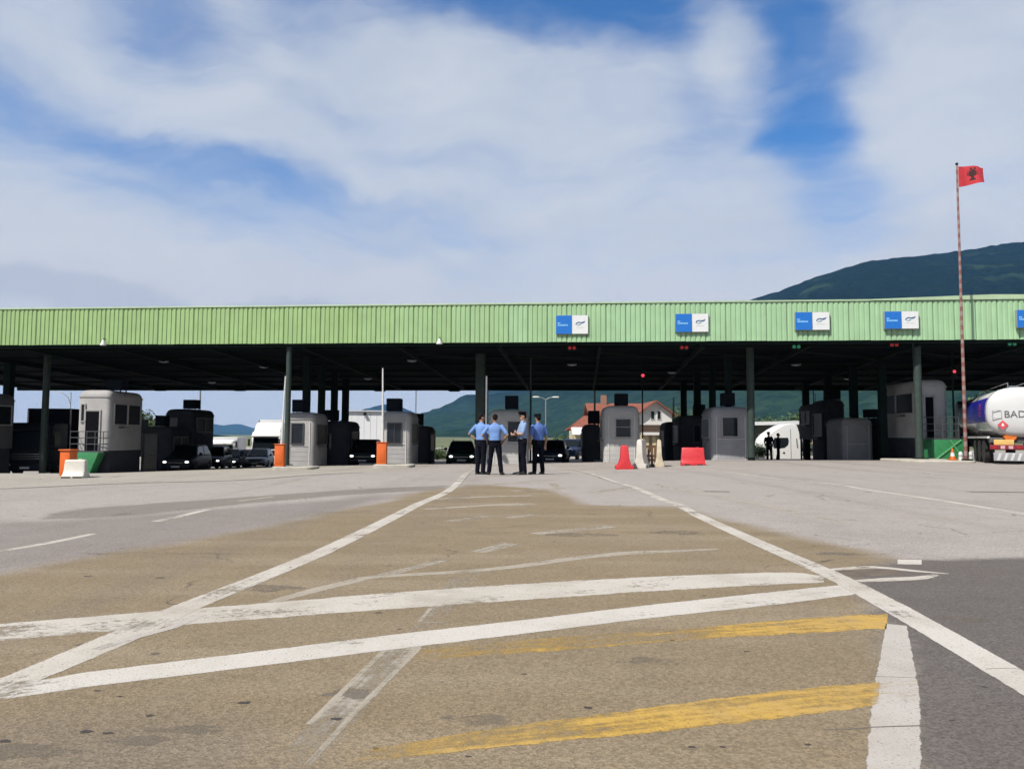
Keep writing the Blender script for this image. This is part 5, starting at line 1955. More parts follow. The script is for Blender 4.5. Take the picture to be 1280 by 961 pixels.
white_tarp = mat('white_tarpaulin', (0.72, 0.72, 0.71), rough=0.6, var=0.06, scale=1.5)
lorry('white lorry with high white roof at the end of the waiting queue', at(331, 585, 68), R(4), p_white, white_tarp, clen=8, cab_h=3.0, fairing=0.85, chh=4.1)
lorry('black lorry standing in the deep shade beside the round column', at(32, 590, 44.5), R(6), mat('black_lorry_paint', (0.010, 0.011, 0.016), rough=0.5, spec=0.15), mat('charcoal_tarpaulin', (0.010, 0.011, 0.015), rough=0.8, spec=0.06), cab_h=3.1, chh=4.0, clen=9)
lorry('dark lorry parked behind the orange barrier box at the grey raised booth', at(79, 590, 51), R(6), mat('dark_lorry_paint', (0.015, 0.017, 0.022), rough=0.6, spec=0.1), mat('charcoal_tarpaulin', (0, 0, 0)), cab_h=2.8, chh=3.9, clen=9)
lorry('white box truck behind the dark waiting cars', at(275, 585, 74), R(12), p_white, white_tarp, clen=6, cab_h=2.5, chh=2.75)

# white truck cab facing across the lanes
yy = 66.0
pL, pR = P(952, 577, yy), P(1006, 577, yy)
t = thing('truck_cab', 'streamlined white truck cab facing sideways beside the two dark figures', 'truck', (pL.x, yy, gz(pL.x, yy)))
kx = (pR.x - pL.x) / 54.0


def cpt(px, py):
    q = P(px, py, yy)
    return (q.x - pL.x, q.z - t.location.z)


sil = [cpt(*q) for q in ((953, 576), (951.5, 566), (954, 556), (957, 548), (962, 542.5), (970, 537), (980, 531.5), (988, 529.5), (996, 531), (999, 540), (1001, 552), (1003.5, 566), (1002, 574), (990, 576))]
b = MB()
b.prism(sil, 0, 2.5)
b.build('cab', p_white, t, bevel=0.06, seg=3)
b = MB()
b.prism([cpt(*q) for q in ((955.5, 557), (959, 550), (964, 544.5), (966, 547), (962, 552), (959.5, 558))], -0.012, 2.51)
b.build('windscreen', gl, t)
for q in (((966, 563), (966, 574)), ((988, 536), (989, 574))):
    b = MB()
    c0, c1 = cpt(*q[0]), cpt(*q[1])
    b.bar((c0[0], -0.006, c0[1]), (c1[0], -0.006, c1[1]), 0.035)
    b.build('door_seam', mat('grey_slot', (0.2, 0.2, 0.21), rough=0.6), t)
wn_ = [cpt(*q) for q in ((968, 547), (985, 547), (986, 551), (985, 556), (981, 559.5), (974, 560.5), (967, 560), (966, 553))]
b = MB()
b.prism(wn_, -0.014, 0.02)
b.build('side_window', gl, t)
b = MB()
b.prism([cpt(*q) for q in ((995, 548), (996.5, 548), (998, 560), (996, 560))], -0.012, 0.02)
b.build('vent_slot', mat('grey_slot', (0.2, 0.2, 0.21), rough=0.6), t)
b = MB()
c0 = cpt(980, 566)
b.lathe([(0.09, -0.02), (0.09, 0.01)], 14, 'Y', (c0[0], 0, c0[1]))
b.build('fuel_cap', blackp, t)
b = MB()
c0, c1 = cpt(951, 571), cpt(1003, 577)
b.box(((c0[0] + c1[0]) / 2, 1.1, c1[1] + 0.12), (c1[0] - c0[0] - 0.1, 2.1, 0.22))
b.build('underbody', blackp, t, bevel=0.02)
for x in (cpt(962, 576)[0], cpt(993, 576)[0]):
    for y in (0.18, 2.1):
        b = MB()
        b.lathe([(0.25, -0.14), (0.42, -0.14), (0.46, -0.08), (0.46, 0.08), (0.42, 0.14), (0.25, 0.14)], 20, 'Y', (x, y, 0.46))
        w_ = b.build('wheel', rubber, t, smooth=True)
        b = MB()
        b.lathe([(0.26, -0.10), (0.2, -0.15), (0.05, -0.15)], 14, 'Y', (x, y, 0.46))
        b.build('rim', rim_m, w_, smooth=True)
b = MB()
q = cpt(955, 562)
b.box((q[0] + 0.05, 0.02, q[1]), (0.16, 0.06, 0.14))
b.build('headlight', lamp_clear, t, bevel=0.02)
b = MB()
c0 = cpt(1006, 562)
b.box((c0[0] + 0.5, 1.15, 0.75), (1.4, 1.6, 0.3))
b.build('chassis', blackp, t)
b = MB()
c0, c1 = cpt(1000, 545), cpt(1012, 570)
b.box((c1[0] - 0.15, 1.2, (c0[1] + c1[1]) / 2), (0.35, 2.2, c0[1] - c1[1]))
b.build('headboard', mat('grey_headboard', (0.35, 0.35, 0.36), rough=0.6), t)

# ------------------------------------------------------------------ tanker
YT = 32.0
pc = P(1279, 577, YT)
tz = gz(pc.x, YT)
tank_rot = R(-24)
t = thing('tanker', 'white fuel tanker with blue side band seen from behind', 'tanker', (pc.x, YT, tz), tank_rot)
tank_w = mat('white_tank_enamel', (0.66, 0.66, 0.655), rough=0.25, var=0.03, scale=1.5, coat=0.4, dirt=0.15, dirtcol=(0.5, 0.48, 0.44))
band_b = mat('blue_band', (0.015, 0.02, 0.36), rough=0.35)
steel_d = mat('dirty_chassis_steel', (0.09, 0.085, 0.08), rough=0.6, var=0.3)
ztop, zbot = P(1279, 483.5, YT).z - tz, P(1279, 546, YT).z - tz
zc, rz_, rx_ = (ztop + zbot) / 2, (ztop - zbot) / 2, 1.27


def tring(y, s, n=32):
    out = []
    for k in range(n):
        a = 2 * math.pi * k / n
        ca, sa = math.cos(a), math.sin(a)
        e = 0.78
        out.append((rx_ * s * math.copysign(abs(ca) ** e, ca), y, zc + rz_ * s * math.copysign(abs(sa) ** e, sa)))
    return out


TL = 9.5
b = MB()
b.loft([tring(-0.22, 0.25), tring(-0.20, 0.55), tring(-0.13, 0.82), tring(-0.04, 0.94), tring(0.08, 1.0), tring(TL, 1.0), tring(TL + 0.2, 0.8)])
tk = b.build('tank', tank_w, t, smooth=True, angle=60)
b = MB()
b.loft([tring(0.06, 1.008), tring(0.14, 1.008)])
b.build('weld_band', chrome, tk, smooth=True)


def tank_back(x, z):
    """y of the domed rear end at x, z"""
    r_ = math.hypot(x / rx_, (z - zc) / rz_)
    return -0.225 + 0.20 * max(0.0, r_ - 0.25) ** 2


# band along both sides
for s in (-1, 1):
    b = MB()
    rr = []
    for k in range(9):
        a = (-0.42 + 0.84 * k / 8 + 0.12)
        x = s * (rx_ * 1.006) * abs(math.cos(a)) ** 0.78
        z = zc + rz_ * 1.006 * math.copysign(abs(math.sin(a)) ** 0.78, math.sin(a))
        rr.append((x, z))
    ring0 = [(x, 0.28, z) for x, z in rr] + [(x - s * 0.03, 0.28, z) for x, z in rr[::-1]]
    ring1 = [(x, TL - 0.4, z) for x, z in rr] + [(x - s * 0.03, TL - 0.4, z) for x, z in rr[::-1]]
    b.loft([ring0, ring1])
    bb = b.build('blue_band', band_b, tk, smooth=True)
# red emblem on the blue band
b = MB()
for k in range(5):
    a = -0.12 + 0.09 * k
    x = -(rx_ * 1.016) * abs(math.cos(a)) ** 0.78
    z = zc + 0.06 + rz_ * math.copysign(abs(math.sin(a)) ** 0.78, math.sin(a)) * 0.9
    b.box((x, 1.7, z), (0.016, 0.42 - 0.16 * abs(k - 2) / 2, 0.10))
b.build('emblem', mat('purple_red_emblem', (0.35, 0.02, 0.16), rough=0.4), tk)


def letters(txt, x, z, size, m, parent, nm='lettering'):
    cu = bpy.data.curves.new('lettering', 'FONT')
    cu.body = txt
    cu.size = size
    cu.extrude = 0.002
    o = bpy.data.objects.new('tmp', cu)
    COL.objects.link(o)
    bpy.context.view_layer.update()
    dg_ = bpy.context.evaluated_depsgraph_get()
    me_ = bpy.data.meshes.new_from_object(o.evaluated_get(dg_))
    bpy.data.objects.remove(o)
    for v in me_.vertices:
        X, Z = x + v.co.x, z + v.co.y
        v.co = (X, tank_back(X, Z) - 0.012 - v.co.z, Z)
    me_.materials.clear()
    me_.materials.append(m)
    return obj(nm, me_, parent)


ink = mat('dark_grey_lettering', (0.12, 0.12, 0.13), rough=0.5)
zl = P(1268, 521, YT).z - tz
letters('BAD', -0.66, zl - 0.02, 0.40, ink, tk)
b = MB()
bx0, bz0 = -0.90, zl + 0.11
for (u, v, uw, vh) in ((0, 0.16, 0.34, 0.025), (0, -0.16, 0.34, 0.025), (-0.16, 0, 0.025, 0.30), (0.16, 0, 0.025, 0.30)):
    b.box((bx0 + u, tank_back(bx0 + u, bz0 + v) - 0.02, bz0 + v), (uw, 0.02, vh))
b.build('plate_holder', mat('pale_grey_outline', (0.42, 0.44, 0.45), rough=0.5), tk)
b = MB()
dx, dz_ = -0.70, zl - 0.34
yb_ = tank_back(dx, dz_) - 0.03
b.add([(dx - 0.2, yb_, dz_), (dx, yb_, dz_ - 0.2), (dx + 0.2, yb_, dz_), (dx, yb_, dz_ + 0.2), (dx - 0.2, yb_ + 0.02, dz_), (dx, yb_ + 0.02, dz_ - 0.2), (dx + 0.2, yb_ + 0.02, dz_), (dx, yb_ + 0.02, dz_ + 0.2)], [(0, 1, 2, 3), (7, 6, 5, 4), (0, 4, 5, 1), (1, 5, 6, 2), (2, 6, 7, 3), (3, 7, 4, 0)])
dm = b.build('hazard_diamond', mat('red_hazard_label', (0.62, 0.07, 0.09), rough=0.5), tk)
b = MB()
b.prism([(dx - 0.05, dz_ - 0.04), (dx + 0.05, dz_ - 0.04), (dx + 0.035, dz_ + 0.03), (dx, dz_ + 0.10), (dx - 0.04, dz_ + 0.03)], yb_ - 0.004, yb_ + 0.001)
b.build('flame_mark', sign_white, dm)
# chassis, mudguards, plates, lights, wheels
for s in (-1, 1):
    b = MB()
    b.bar((s * 0.45, 0.1, zbot - 0.14), (s * 0.45, TL, zbot - 0.14), 0.14, 0.26)
    b.build('chassis_rail', steel_d, t)
b = MB()
b.box((0, 0.25, zbot - 0.14), (2.3, 0.25, 0.22))
b.build('rear_beam', steel_d, t, bevel=0.02)
b = MB()
for s in (-1, 1):
    b.box((s * 1.18, 4.5, zbot - 0.02), (0.1, 8.6, 0.09))
b.build('side_walkway', arm_w, t)
zp = P(1258, 553, YT).z - tz
b = MB()
b.box((-0.66, -0.02, zp), (0.72, 0.03, 0.24))
b.build('warning_plate', mat('yellow_reflective_plate', (0.72, 0.46, 0.14), rough=0.4), t, bevel=0.006)
og = mat('orange_mudguard', (0.66, 0.16, 0.015), rough=0.4)
for s in (-1, 1):
    b = MB()
    b.lathe([(0.24, -0.2), (0.26, -0.16), (0.26, 0.0), (0.16, 0.06)], 20, 'Y', (s * 0.42, 0.2, zp + 0.30))
    b.build('hose_drum', og, t, smooth=True)
zl2 = P(1262, 559, YT).z - tz
b = MB()
b.box((0, -0.05, zl2), (2.35, 0.08, 0.20))
lb_ = b.build('light_bar', mat('dark_red_light_bar', (0.22, 0.015, 0.03), rough=0.35), t, bevel=0.01)
for k in range(8):
    b = MB()
    b.box((-1.0 + k * 0.286, -0.098, zl2), (0.16, 0.015, 0.13))
    b.build('lamp', mat('pale_pink_lamp', (0.62, 0.38, 0.40), rough=0.3) if k % 3 else red_lamp_m, lb_)
zb2 = P(1262, 571, YT).z - tz
b = MB()
b.box((0.05, -0.06, zb2), (2.2, 0.06, 0.34))
ub = b.build('underrun_bar', mat('grey_underrun_bar', (0.32, 0.32, 0.33), rough=0.5), t, bevel=0.01)
for k in range(9):
    b = MB()
    x = -0.95 + k * 0.24
    b.prism([(x, zb2 - 0.15), (x + 0.10, zb2 - 0.15), (x + 0.20, zb2 + 0.15), (x + 0.10, zb2 + 0.15)], -0.096, -0.091)
    b.build('chevron', mat('silver_chevron', (0.62, 0.62, 0.62), rough=0.4), ub)
for y in (1.55, 2.85, 4.15):
    for s in (-1, 1):
        wheel(t, s * 1.02, y, 0.52, 0.36)
        b = MB()
        arc = []
        for k in range(9):
            a = math.pi * (0.05 + 0.9 * k / 8)
            arc.append((y + 0.62 * math.cos(a), 0.52 + 0.62 * math.sin(a)))
        b.prism(arc + [(p_[0] * 1 + (y - p_[0]) * 0.06, 0.52 + (p_[1] - 0.52) * 0.94) for p_ in arc[::-1]], s * 0.82, s * 1.22, 'YZ')
        b.build('mudguard', blackp, t)
for s in (-1, 1):
    wheel(t, s * 1.02, 9.3, 0.5, 0.3)
b = MB()
b.prism([(TL + 0.45, 0.7), (TL + 0.45, 2.9), (TL + 0.8, 3.1), (TL + 2.3, 2.7), (TL + 2.5, 1.4), (TL + 2.5, 0.6)], -1.22, 1.22, 'YZ')
b.build('cab', mat('dark_cab_paint', (0.03, 0.035, 0.045), rough=0.4), t, bevel=0.06)
b = MB()
for k in range(3):
    b.lathe([(0.26, ztop - 0.03), (0.26, ztop + 0.09), (0.2, ztop + 0.13)], 16, 'Z', (0, 1.6 + k * 2.6, 0))
b.build('manhole_lid', chrome, tk)
b = MB()
for s in (-1, 1):
    b.tube([(s * 0.35, 0.6, ztop - 0.1), (s * 0.35, 0.6, ztop + 0.22), (s * 0.35, 8.6, ztop + 0.22), (s * 0.35, 8.6, ztop - 0.1)], 0.02, 6)
b.build('top_rail', chrome, tk)

# ------------------------------------------------------------------ people
skin_m = mat('skin', (0.42, 0.24, 0.16), rough=0.6, var=0.06)
shirt_l = mat('light_blue_shirt', (0.155, 0.285, 0.600), rough=0.85, var=0.10, scale=5, bump=0.9, bscale=9)
shirt_p = mat('pale_blue_shirt', (0.235, 0.34, 0.54), rough=0.85, var=0.10, scale=5, bump=0.9, bscale=9)
shirt_d = mat('deep_blue_shirt', (0.095, 0.185, 0.50), rough=0.85, var=0.12, scale=5, bump=0.9, bscale=9)
trouser = mat('navy_trousers', (0.006, 0.007, 0.014), rough=0.95, spec=0.08, var=0.2, scale=5, bump=0.4, bscale=12)
shoe_m = mat('black_leather_shoes', (0.010, 0.010, 0.011), rough=0.4)
hair_m = mat('dark_brown_hair', (0.012, 0.008, 0.006), rough=0.9, spec=0.1)
cap_m = mat('black_cap_cloth', (0.008, 0.009, 0.013), rough=0.9, spec=0.08)
navy_j = mat('dark_navy_jacket', (0.010, 0.012, 0.030), rough=0.95, spec=0.08, var=0.2, scale=5)


def person(label, loc, rz, H, arms, feet, shirt, cap=False, head_turn=0.0, head_tilt=0.0, lean=0.0, belly=1.0, long_sleeve=False, group='uniformed officers in a huddle'):
    """figure facing -y; arms: {side: (elbow, wrist, hand direction)}, feet: {side: (x, y)} for a 1.78 m figure"""
    t_ = thing('person', label, 'person', loc, rz, group)
    k = H / 1.78
    b_ = MB()
    V_ = Vector

    def lx(p):
        # forward lean of the trunk about the hips
        p = V_(p)
        if p.z > 0.95:
            p.y -= lean * (p.z - 0.95)
        return p
    # trunk: trousers (1) below the belt line, shirt (0) above
    low = [(0.80, 0.135, 0.105, 0.01), (0.88, 0.168, 0.122, 0.012), (0.95, 0.172, 0.124, 0.008), (1.00, 0.166, 0.118, 0.0)]
    up = [(0.985, 0.172, 0.125 * belly, 0.0), (1.06, 0.170, 0.126 * belly, -0.005), (1.14, 0.168, 0.125 * belly, -0.005), (1.24, 0.182, 0.126, 0.0), (1.33, 0.196, 0.122, 0.008), (1.40, 0.190, 0.108, 0.012), (1.455, 0.150, 0.085, 0.015), (1.50, 0.075, 0.065, 0.012)]

    def ell(z, rx, ry, cy):
        out = []
        for i in range(20):
            a = 2 * math.pi * i / 20
            ca, sa = math.cos(a), math.sin(a)
            p = lx((rx * math.copysign(abs(ca) ** 0.8, ca), cy + ry * math.copysign(abs(sa) ** 0.85, sa), z))
            out.append(p)
        return out
    b_.mat(1).loft([ell(*q) for q in low])
    b_.mat(0).loft([ell(*q) for q in up])

    def limb(pts, rs):
        b_.tube(pts, rs, 12)
        for p, r_ in zip(pts, rs):
            b_.ball(p, r_, 10, 6)
    # legs
    for s in (-1, 1):
        fx, fy = feet[s]
        hip, ank = V_((s * 0.092, 0.01, 0.90)), V_((fx, fy + 0.03, 0.10))
        kn = hip.lerp(ank, 0.50) + V_((0, -0.02, 0))
        b_.mat(1)
        limb([hip, hip.lerp(kn, 0.5), kn, kn.lerp(ank, 0.45), ank], [0.098, 0.092, 0.074, 0.072, 0.066])
        b_.mat(3)
        out = s * 0.05
        b_.loft([[(fx + out * u + q[0], fy + y, z_ + q[1]) for q in ((-w_, -0.0), (w_, -0.0), (w_ * 0.9, h_), (-w_ * 0.9, h_))] for (y, w_, h_, z_, u) in ((0.09, 0.038, 0.07, 0, 0), (0.02, 0.046, 0.095, 0, 0.1), (-0.08, 0.050, 0.075, 0, 0.5), (-0.17, 0.046, 0.055, 0, 0.9), (-0.215, 0.028, 0.035, 0, 1.0))])
    # arms
    for s in (-1, 1):
        el, wr_, hd = (V_(q) for q in arms[s])
        sh = lx((s * 0.195, 0.012, 1.415))
        mid = sh.lerp(el, 0.80)
        b_.mat(0)
        limb([sh, sh.lerp(el, 0.35), mid], [0.062, 0.060, 0.058])
        b_.mat(0 if long_sleeve else 2)
        limb([sh.lerp(el, 0.6), el, el.lerp(wr_, 0.35), wr_], [0.042, 0.041, 0.042, 0.029])
        # hand: palm, four fingers bent a little, thumb from the side
        b_.mat(2)
        hd = hd.normalized()
        side = hd.cross(V_((0, 1, 0.15))).normalized()
        nr_ = side.cross(hd).normalized()
        pal = wr_ + hd * 0.055
        b_.loft([[pal + hd * u + side * (w_ * a) + nr_ * (0.015 * c_) for (a, c_) in ((-1, -1), (1, -1), (1, 1), (-1, 1))] for (u, w_) in ((-0.06, 0.024), (-0.02, 0.038), (0.045, 0.040))])
        for f, ln in enumerate((0.070, 0.080, 0.076, 0.058)):
            o_ = pal + hd * 0.035 + side * (-0.032 + f * 0.0215)
            b_.tube([o_, o_ + hd * ln * 0.5 + nr_ * 0.006, o_ + hd * ln + nr_ * 0.024], [0.0095, 0.0092, 0.007], 8)
        o_ = pal - hd * 0.02 + side * (-0.034 if s > 0 else 0.034)
        sg = -1 if s > 0 else 1
        b_.tube([o_, o_ + side * (0.022 * sg) + hd * 0.03, o_ + side * (0.026 * sg) + hd * 0.062 + nr_ * 0.012], [0.012, 0.011, 0.008], 8)
    # neck and head
    Hm = Matrix.Rotation(R(head_turn), 3, 'Z') @ Matrix.Rotation(R(head_tilt), 3, 'X')
    hc = lx((0, -0.012, 1.655))
    b_.mat(2)
    b_.tube([lx((0, 0.012, 1.44)), lx((0, 0.0, 1.53)), hc + Hm @ V_((0, 0.012, -0.06))], [0.064, 0.057, 0.056], 12)

    def hp(x, y, z):
        return hc + Hm @ V_((x, y, z))

    def hball(c_, r_, mi):
        b_.mat(mi)
        n0 = len(b_.v)
        b_.ball((0, 0, 0), r_, 14, 10)
        for i in range(n0, len(b_.v)):
            b_.v[i] = tuple(hp(*(V_(b_.v[i]) + V_(c_))))
    hball((0, 0.012, 0.018), (0.076, 0.096, 0.100), 2)
    hball((0, -0.028, -0.058), (0.056, 0.060, 0.062), 2)       # jaw
    hball((0, -0.098, -0.018), (0.013, 0.020, 0.024), 2)       # nose
    hball((0, -0.082, -0.066), (0.026, 0.012, 0.010), 2)       # mouth
    for s in (-1, 1):
        hball((s * 0.078, 0.012, -0.012), (0.012, 0.022, 0.034), 2)
        hball((s * 0.031, -0.078, 0.012), (0.016, 0.010, 0.009), 2)
    hball((0, 0.026, 0.036), (0.081, 0.095, 0.092), 4)         # short hair: crown and back
    hball((0, 0.060, -0.006), (0.070, 0.056, 0.070), 4)
    raw = bpy.data.meshes.new('raw')
    raw.from_pydata([tuple(V_(v) * k) for v in b_.v], [], b_.f)
    bmx = bmesh.new()
    bmx.from_mesh(raw)
    bmesh.ops.recalc_face_normals(bmx, faces=bmx.faces)
    bmx.to_mesh(raw)
    bvh = BVHTree.FromBMesh(bmx)
    bmx.free()
    mids = list(b_.m)
    tmp = bpy.data.objects.new('tmp', raw)
    COL.objects.link(tmp)
    md = tmp.modifiers.new('r', 'REMESH')
    md.mode = 'VOXEL'
    md.voxel_size = 0.0125
    sm = tmp.modifiers.new('s', 'SMOOTH')
    sm.factor = 0.5
    sm.iterations = 3
    dg_ = bpy.context.evaluated_depsgraph_get()
    me_ = bpy.data.meshes.new_from_object(tmp.evaluated_get(dg_))
    bpy.data.objects.remove(tmp)
    me_.name = 'body'
    me_.materials.clear()
    for m_ in (shirt, trouser, skin_m, shoe_m, hair_m):
        me_.materials.append(m_)
    idx = []
    for p in me_.polygons:
        hit = bvh.find_nearest(p.center)
        mi = mids[hit[2]] if hit[2] is not None else 0
        idx.append(mi)
    me_.polygons.foreach_set('material_index', idx)
    me_.polygons.foreach_set('use_smooth', [True] * len(me_.polygons))
    obj('body', me_, t_)
    # belt with buckle
    b2 = MB()
    b2.loft([[V_(q) * k for q in ell(z_, rx, ry, 0.0)] for (z_, rx, ry) in ((0.975, 0.180, 0.134 * max(1, belly)), (1.012, 0.180, 0.134 * max(1, belly)))])
    bl_ = b2.build('belt', cap_m, t_, smooth=True)
    b2 = MB()
    b2.box(V_((0, -0.136 * max(1, belly), 0.993)) * k, (0.05, 0.012, 0.035))
    b2.build('buckle', chrome, bl_)
    b2 = MB()
    b2.box(V_((0.19, 0.02, 0.95)) * k, (0.05, 0.12, 0.16))
    b2.build('holster', cap_m, bl_, bevel=0.015)
    if not long_sleeve:
        b2 = MB()                                              # collar
        b2.loft([[V_(q) * k for q in ell(z_, rx, ry, 0.008)] for (z_, rx, ry) in ((1.485, 0.082, 0.078), (1.525, 0.068, 0.066))], cap=False)
        b2.build('collar', shirt, t_, smooth=True)
        for s in (-1, 1):
            b2 = MB()
            p0 = lx((s * 0.13, 0.012, 1.474))
            b2.box(p0 * k, (0.12, 0.055, 0.014), ry=s * R(17))
            b2.build('shoulder_board', navy_j, t_, bevel=0.004)
    if cap:
        b2 = MB()
        rings = []
        for (z_, rx, ry, cy) in ((0.050, 0.088, 0.106, 0.012), (0.085, 0.089, 0.107, 0.012), (0.118, 0.118, 0.132, 0.002), (0.130, 0.112, 0.126, 0.002), (0.138, 0.06, 0.07, 0.002)):
            rings.append([hp(rx * math.cos(2 * math.pi * i / 20), cy + ry * math.sin(2 * math.pi * i / 20), z_ + 0.012 * -math.sin(2 * math.pi * i / 20) * (z_ > 0.1)) * k for i in range(20)])
        b2.loft(rings)
        cp = b2.build('cap', cap_m, t_, smooth=True)
        b2 = MB()
        pk = [(-0.075, -0.075, 0.055), (-0.045, -0.128, 0.036), (0, -0.146, 0.030), (0.045, -0.128, 0.036), (0.075, -0.075, 0.055)]
        b2.loft([[hp(*q) * k for q in pk] + [hp(0, -0.06, 0.058) * k], [hp(q[0], q[1], q[2] + 0.008) * k for q in pk] + [hp(0, -0.06, 0.066) * k]])
        b2.build('peak', shoe_m, cp)
    return t_


down = (0, -0.1, -1)
YP = 23.0


def pat(px, y):
    p = P(px, 590, y)
    return Vector((p.x, y, gz(p.x, y)))


# officer with bent arm, half turned away
person('officer in light blue shirt with hand on hip, outermost by the dark green car', pat(601.5, 22.9), R(142), 1.80,
       {-1: ((-0.33, 0.02, 1.17), (-0.25, -0.18, 1.03), (0.6, -0.5, -0.5)), 1: ((0.40, 0.08, 1.18), (0.24, -0.06, 1.00), (-0.5, -0.6, -0.7))}, {-1: (-0.11, 0.02), 1: (0.10, 0.03)}, shirt_l, cap=False, head_turn=-25, head_tilt=12)
person('stout officer in bright blue shirt standing with his back turned, feet apart', pat(618.5, 22.4), R(176), 1.76,
       {-1: ((-0.37, 0.08, 1.17), (-0.25, -0.12, 1.00), (0.5, -0.6, -0.6)), 1: ((0.37, 0.08, 1.17), (0.25, -0.12, 1.00), (-0.5, -0.6, -0.6))}, {-1: (-0.19, 0.0), 1: (0.17, -0.03)}, shirt_l, cap=False, head_tilt=14, belly=1.12)
person('officer in pale blue shirt with black cap and folded arms seen from the side', pat(652.5, 22.7), R(-76), 1.84,
       {-1: ((-0.25, -0.06, 1.15), (0.08, -0.24, 1.19), (1, -0.1, 0.2)), 1: ((0.25, -0.06, 1.15), (-0.06, -0.27, 1.13), (-1, -0.2, 0.1))}, {-1: (-0.12, -0.02), 1: (0.11, 0.02)}, shirt_p, cap=True, head_tilt=8, lean=-0.03)
person('officer in deep blue shirt with black cap and hanging arms beside the navy saloon', pat(672.5, 23.2), R(-150), 1.80,
       {-1: ((-0.28, 0.03, 1.13), (-0.29, -0.05, 0.87), down), 1: ((0.28, 0.05, 1.13), (0.27, -0.02, 0.87), down)}, {-1: (-0.13, 0.02), 1: (0.13, -0.02)}, shirt_d, cap=True, head_tilt=10)
# two figures in dark clothes beside the white truck cab
person('person in dark navy jacket bending forward beside the white truck cab', pat(962, 44.5), R(-30), 1.66,
       {-1: ((-0.27, -0.05, 1.14), (-0.16, -0.28, 1.02), (0.2, -1, -0.3)), 1: ((0.27, -0.03, 1.14), (0.18, -0.26, 1.02), (-0.2, -1, -0.3))}, {-1: (-0.13, 0.02), 1: (0.13, -0.04)}, navy_j, cap=True, head_tilt=16, lean=0.18, long_sleeve=True, group='people beside the white truck cab')
person('person in black with a raised forearm closest to the white truck cab door', pat(973.5, 44.7), R(64), 1.62,
       {-1: ((-0.26, 0.0, 1.14), (-0.2, -0.20, 1.28), (0.1, -0.6, 0.8)), 1: ((0.26, 0.02, 1.14), (0.24, -0.05, 0.9), down)}, {-1: (-0.11, -0.06), 1: (0.11, 0.08)}, navy_j, cap=False, head_tilt=8, long_sleeve=True, group='people beside the white truck cab')

# ------------------------------------------------------------------ buildings beyond the canopy
plaster = mat('white_plaster', (0.66, 0.64, 0.60), rough=0.8, var=0.06, scale=0.8, dirt=0.2, dirtcol=(0.45, 0.42, 0.36))
tile_r = mat('red_roof_tiles', (0.24, 0.088, 0.06), rough=0.85, spec=0.15, var=0.25, scale=3)
brown_w = mat('brown_timber', (0.07, 0.04, 0.025), rough=0.8)
beige_w = mat('cream_wall', (0.56, 0.47, 0.30), rough=0.8, var=0.08)
shadow_op = glass('dark_window_glass', (0.02, 0.022, 0.025), 0.15)


def slab(b_, quad, th_):
    q = [Vector(v) for v in quad]
    n_ = (q[1] - q[0]).cross(q[3] - q[0]).normalized()
    if n_.z < 0:
        n_ = -n_
    b_.loft([q, [v + n_ * th_ for v in q]])


YH = 96.0


def hx(px):
    return (px - 640) / FPX * YH


def hz(py, px=800):
    return P(px, py, YH).z


org = Vector((hx(820), YH, gz(hx(820), YH)))
t = thing('house', 'white gabled house with red tiled roof behind the light grey booth', 'house', org)
o = org


def LX(px):
    return P(px, 545, YH).x - o.x


def LZ(py):
    return P(820, py, YH).z - o.z


# gable front
g0, g1 = LX(799), LX(840)
ez, rzz = LZ(517), LZ(502)
b = MB()
b.prism([(g0, LZ(531)), (g1, LZ(531)), (g1, ez), ((g0 + g1) / 2, rzz), (g0, ez)], 0, 9)
b.build('gable_wall', plaster, t)
b = MB()
b.prism([(g0, -0.1), (g1, -0.1), (g1, LZ(531) - 0.02), (g0, LZ(531) - 0.02)], 1.8, 9)
b.build('ground_floor_wall', beige_w, t)
b = MB()
b.box(((g0 + g1) / 2, 0.4, LZ(536)), (g1 - g0 + 0.2, 0.9, LZ(531) - LZ(540)))
b.build('balcony_front', brown_w, t)
b = MB()
b.box((LX(814), 0.2, LZ(542)), (LX(827) - LX(802), 1.4, 0.35))
b.build('porch_roof', plaster, t)
for px in (809, 818, 827):
    b = MB()
    b.box((LX(px), 0.3, LZ(543) / 2), (0.45, 0.45, LZ(543)))
    b.build('porch_pillar', beige_w, t)
for px in (816, 824):
    window(t, (LX(px), -0.005, LZ(519)), 0.42, 1.0, 'F', plaster)
rf = None
b = MB()
ov = 0.5
slab(b, [(g0 - ov, -0.7, ez - ov * (rzz - ez) / ((g1 - g0) / 2)), (g0 - ov, 9.5, ez - ov * (rzz - ez) / ((g1 - g0) / 2)), ((g0 + g1) / 2, 9.5, rzz), ((g0 + g1) / 2, -0.7, rzz)], 0.16)
b.build('roof_slope', tile_r, t)
b = MB()
slab(b, [(g1 + ov, -0.7, ez - ov * (rzz - ez) / ((g1 - g0) / 2)), (g1 + ov, 9.5, ez - ov * (rzz - ez) / ((g1 - g0) / 2)), ((g0 + g1) / 2, 9.5, rzz), ((g0 + g1) / 2, -0.7, rzz)], 0.16)
b.build('roof_slope', tile_r, t)
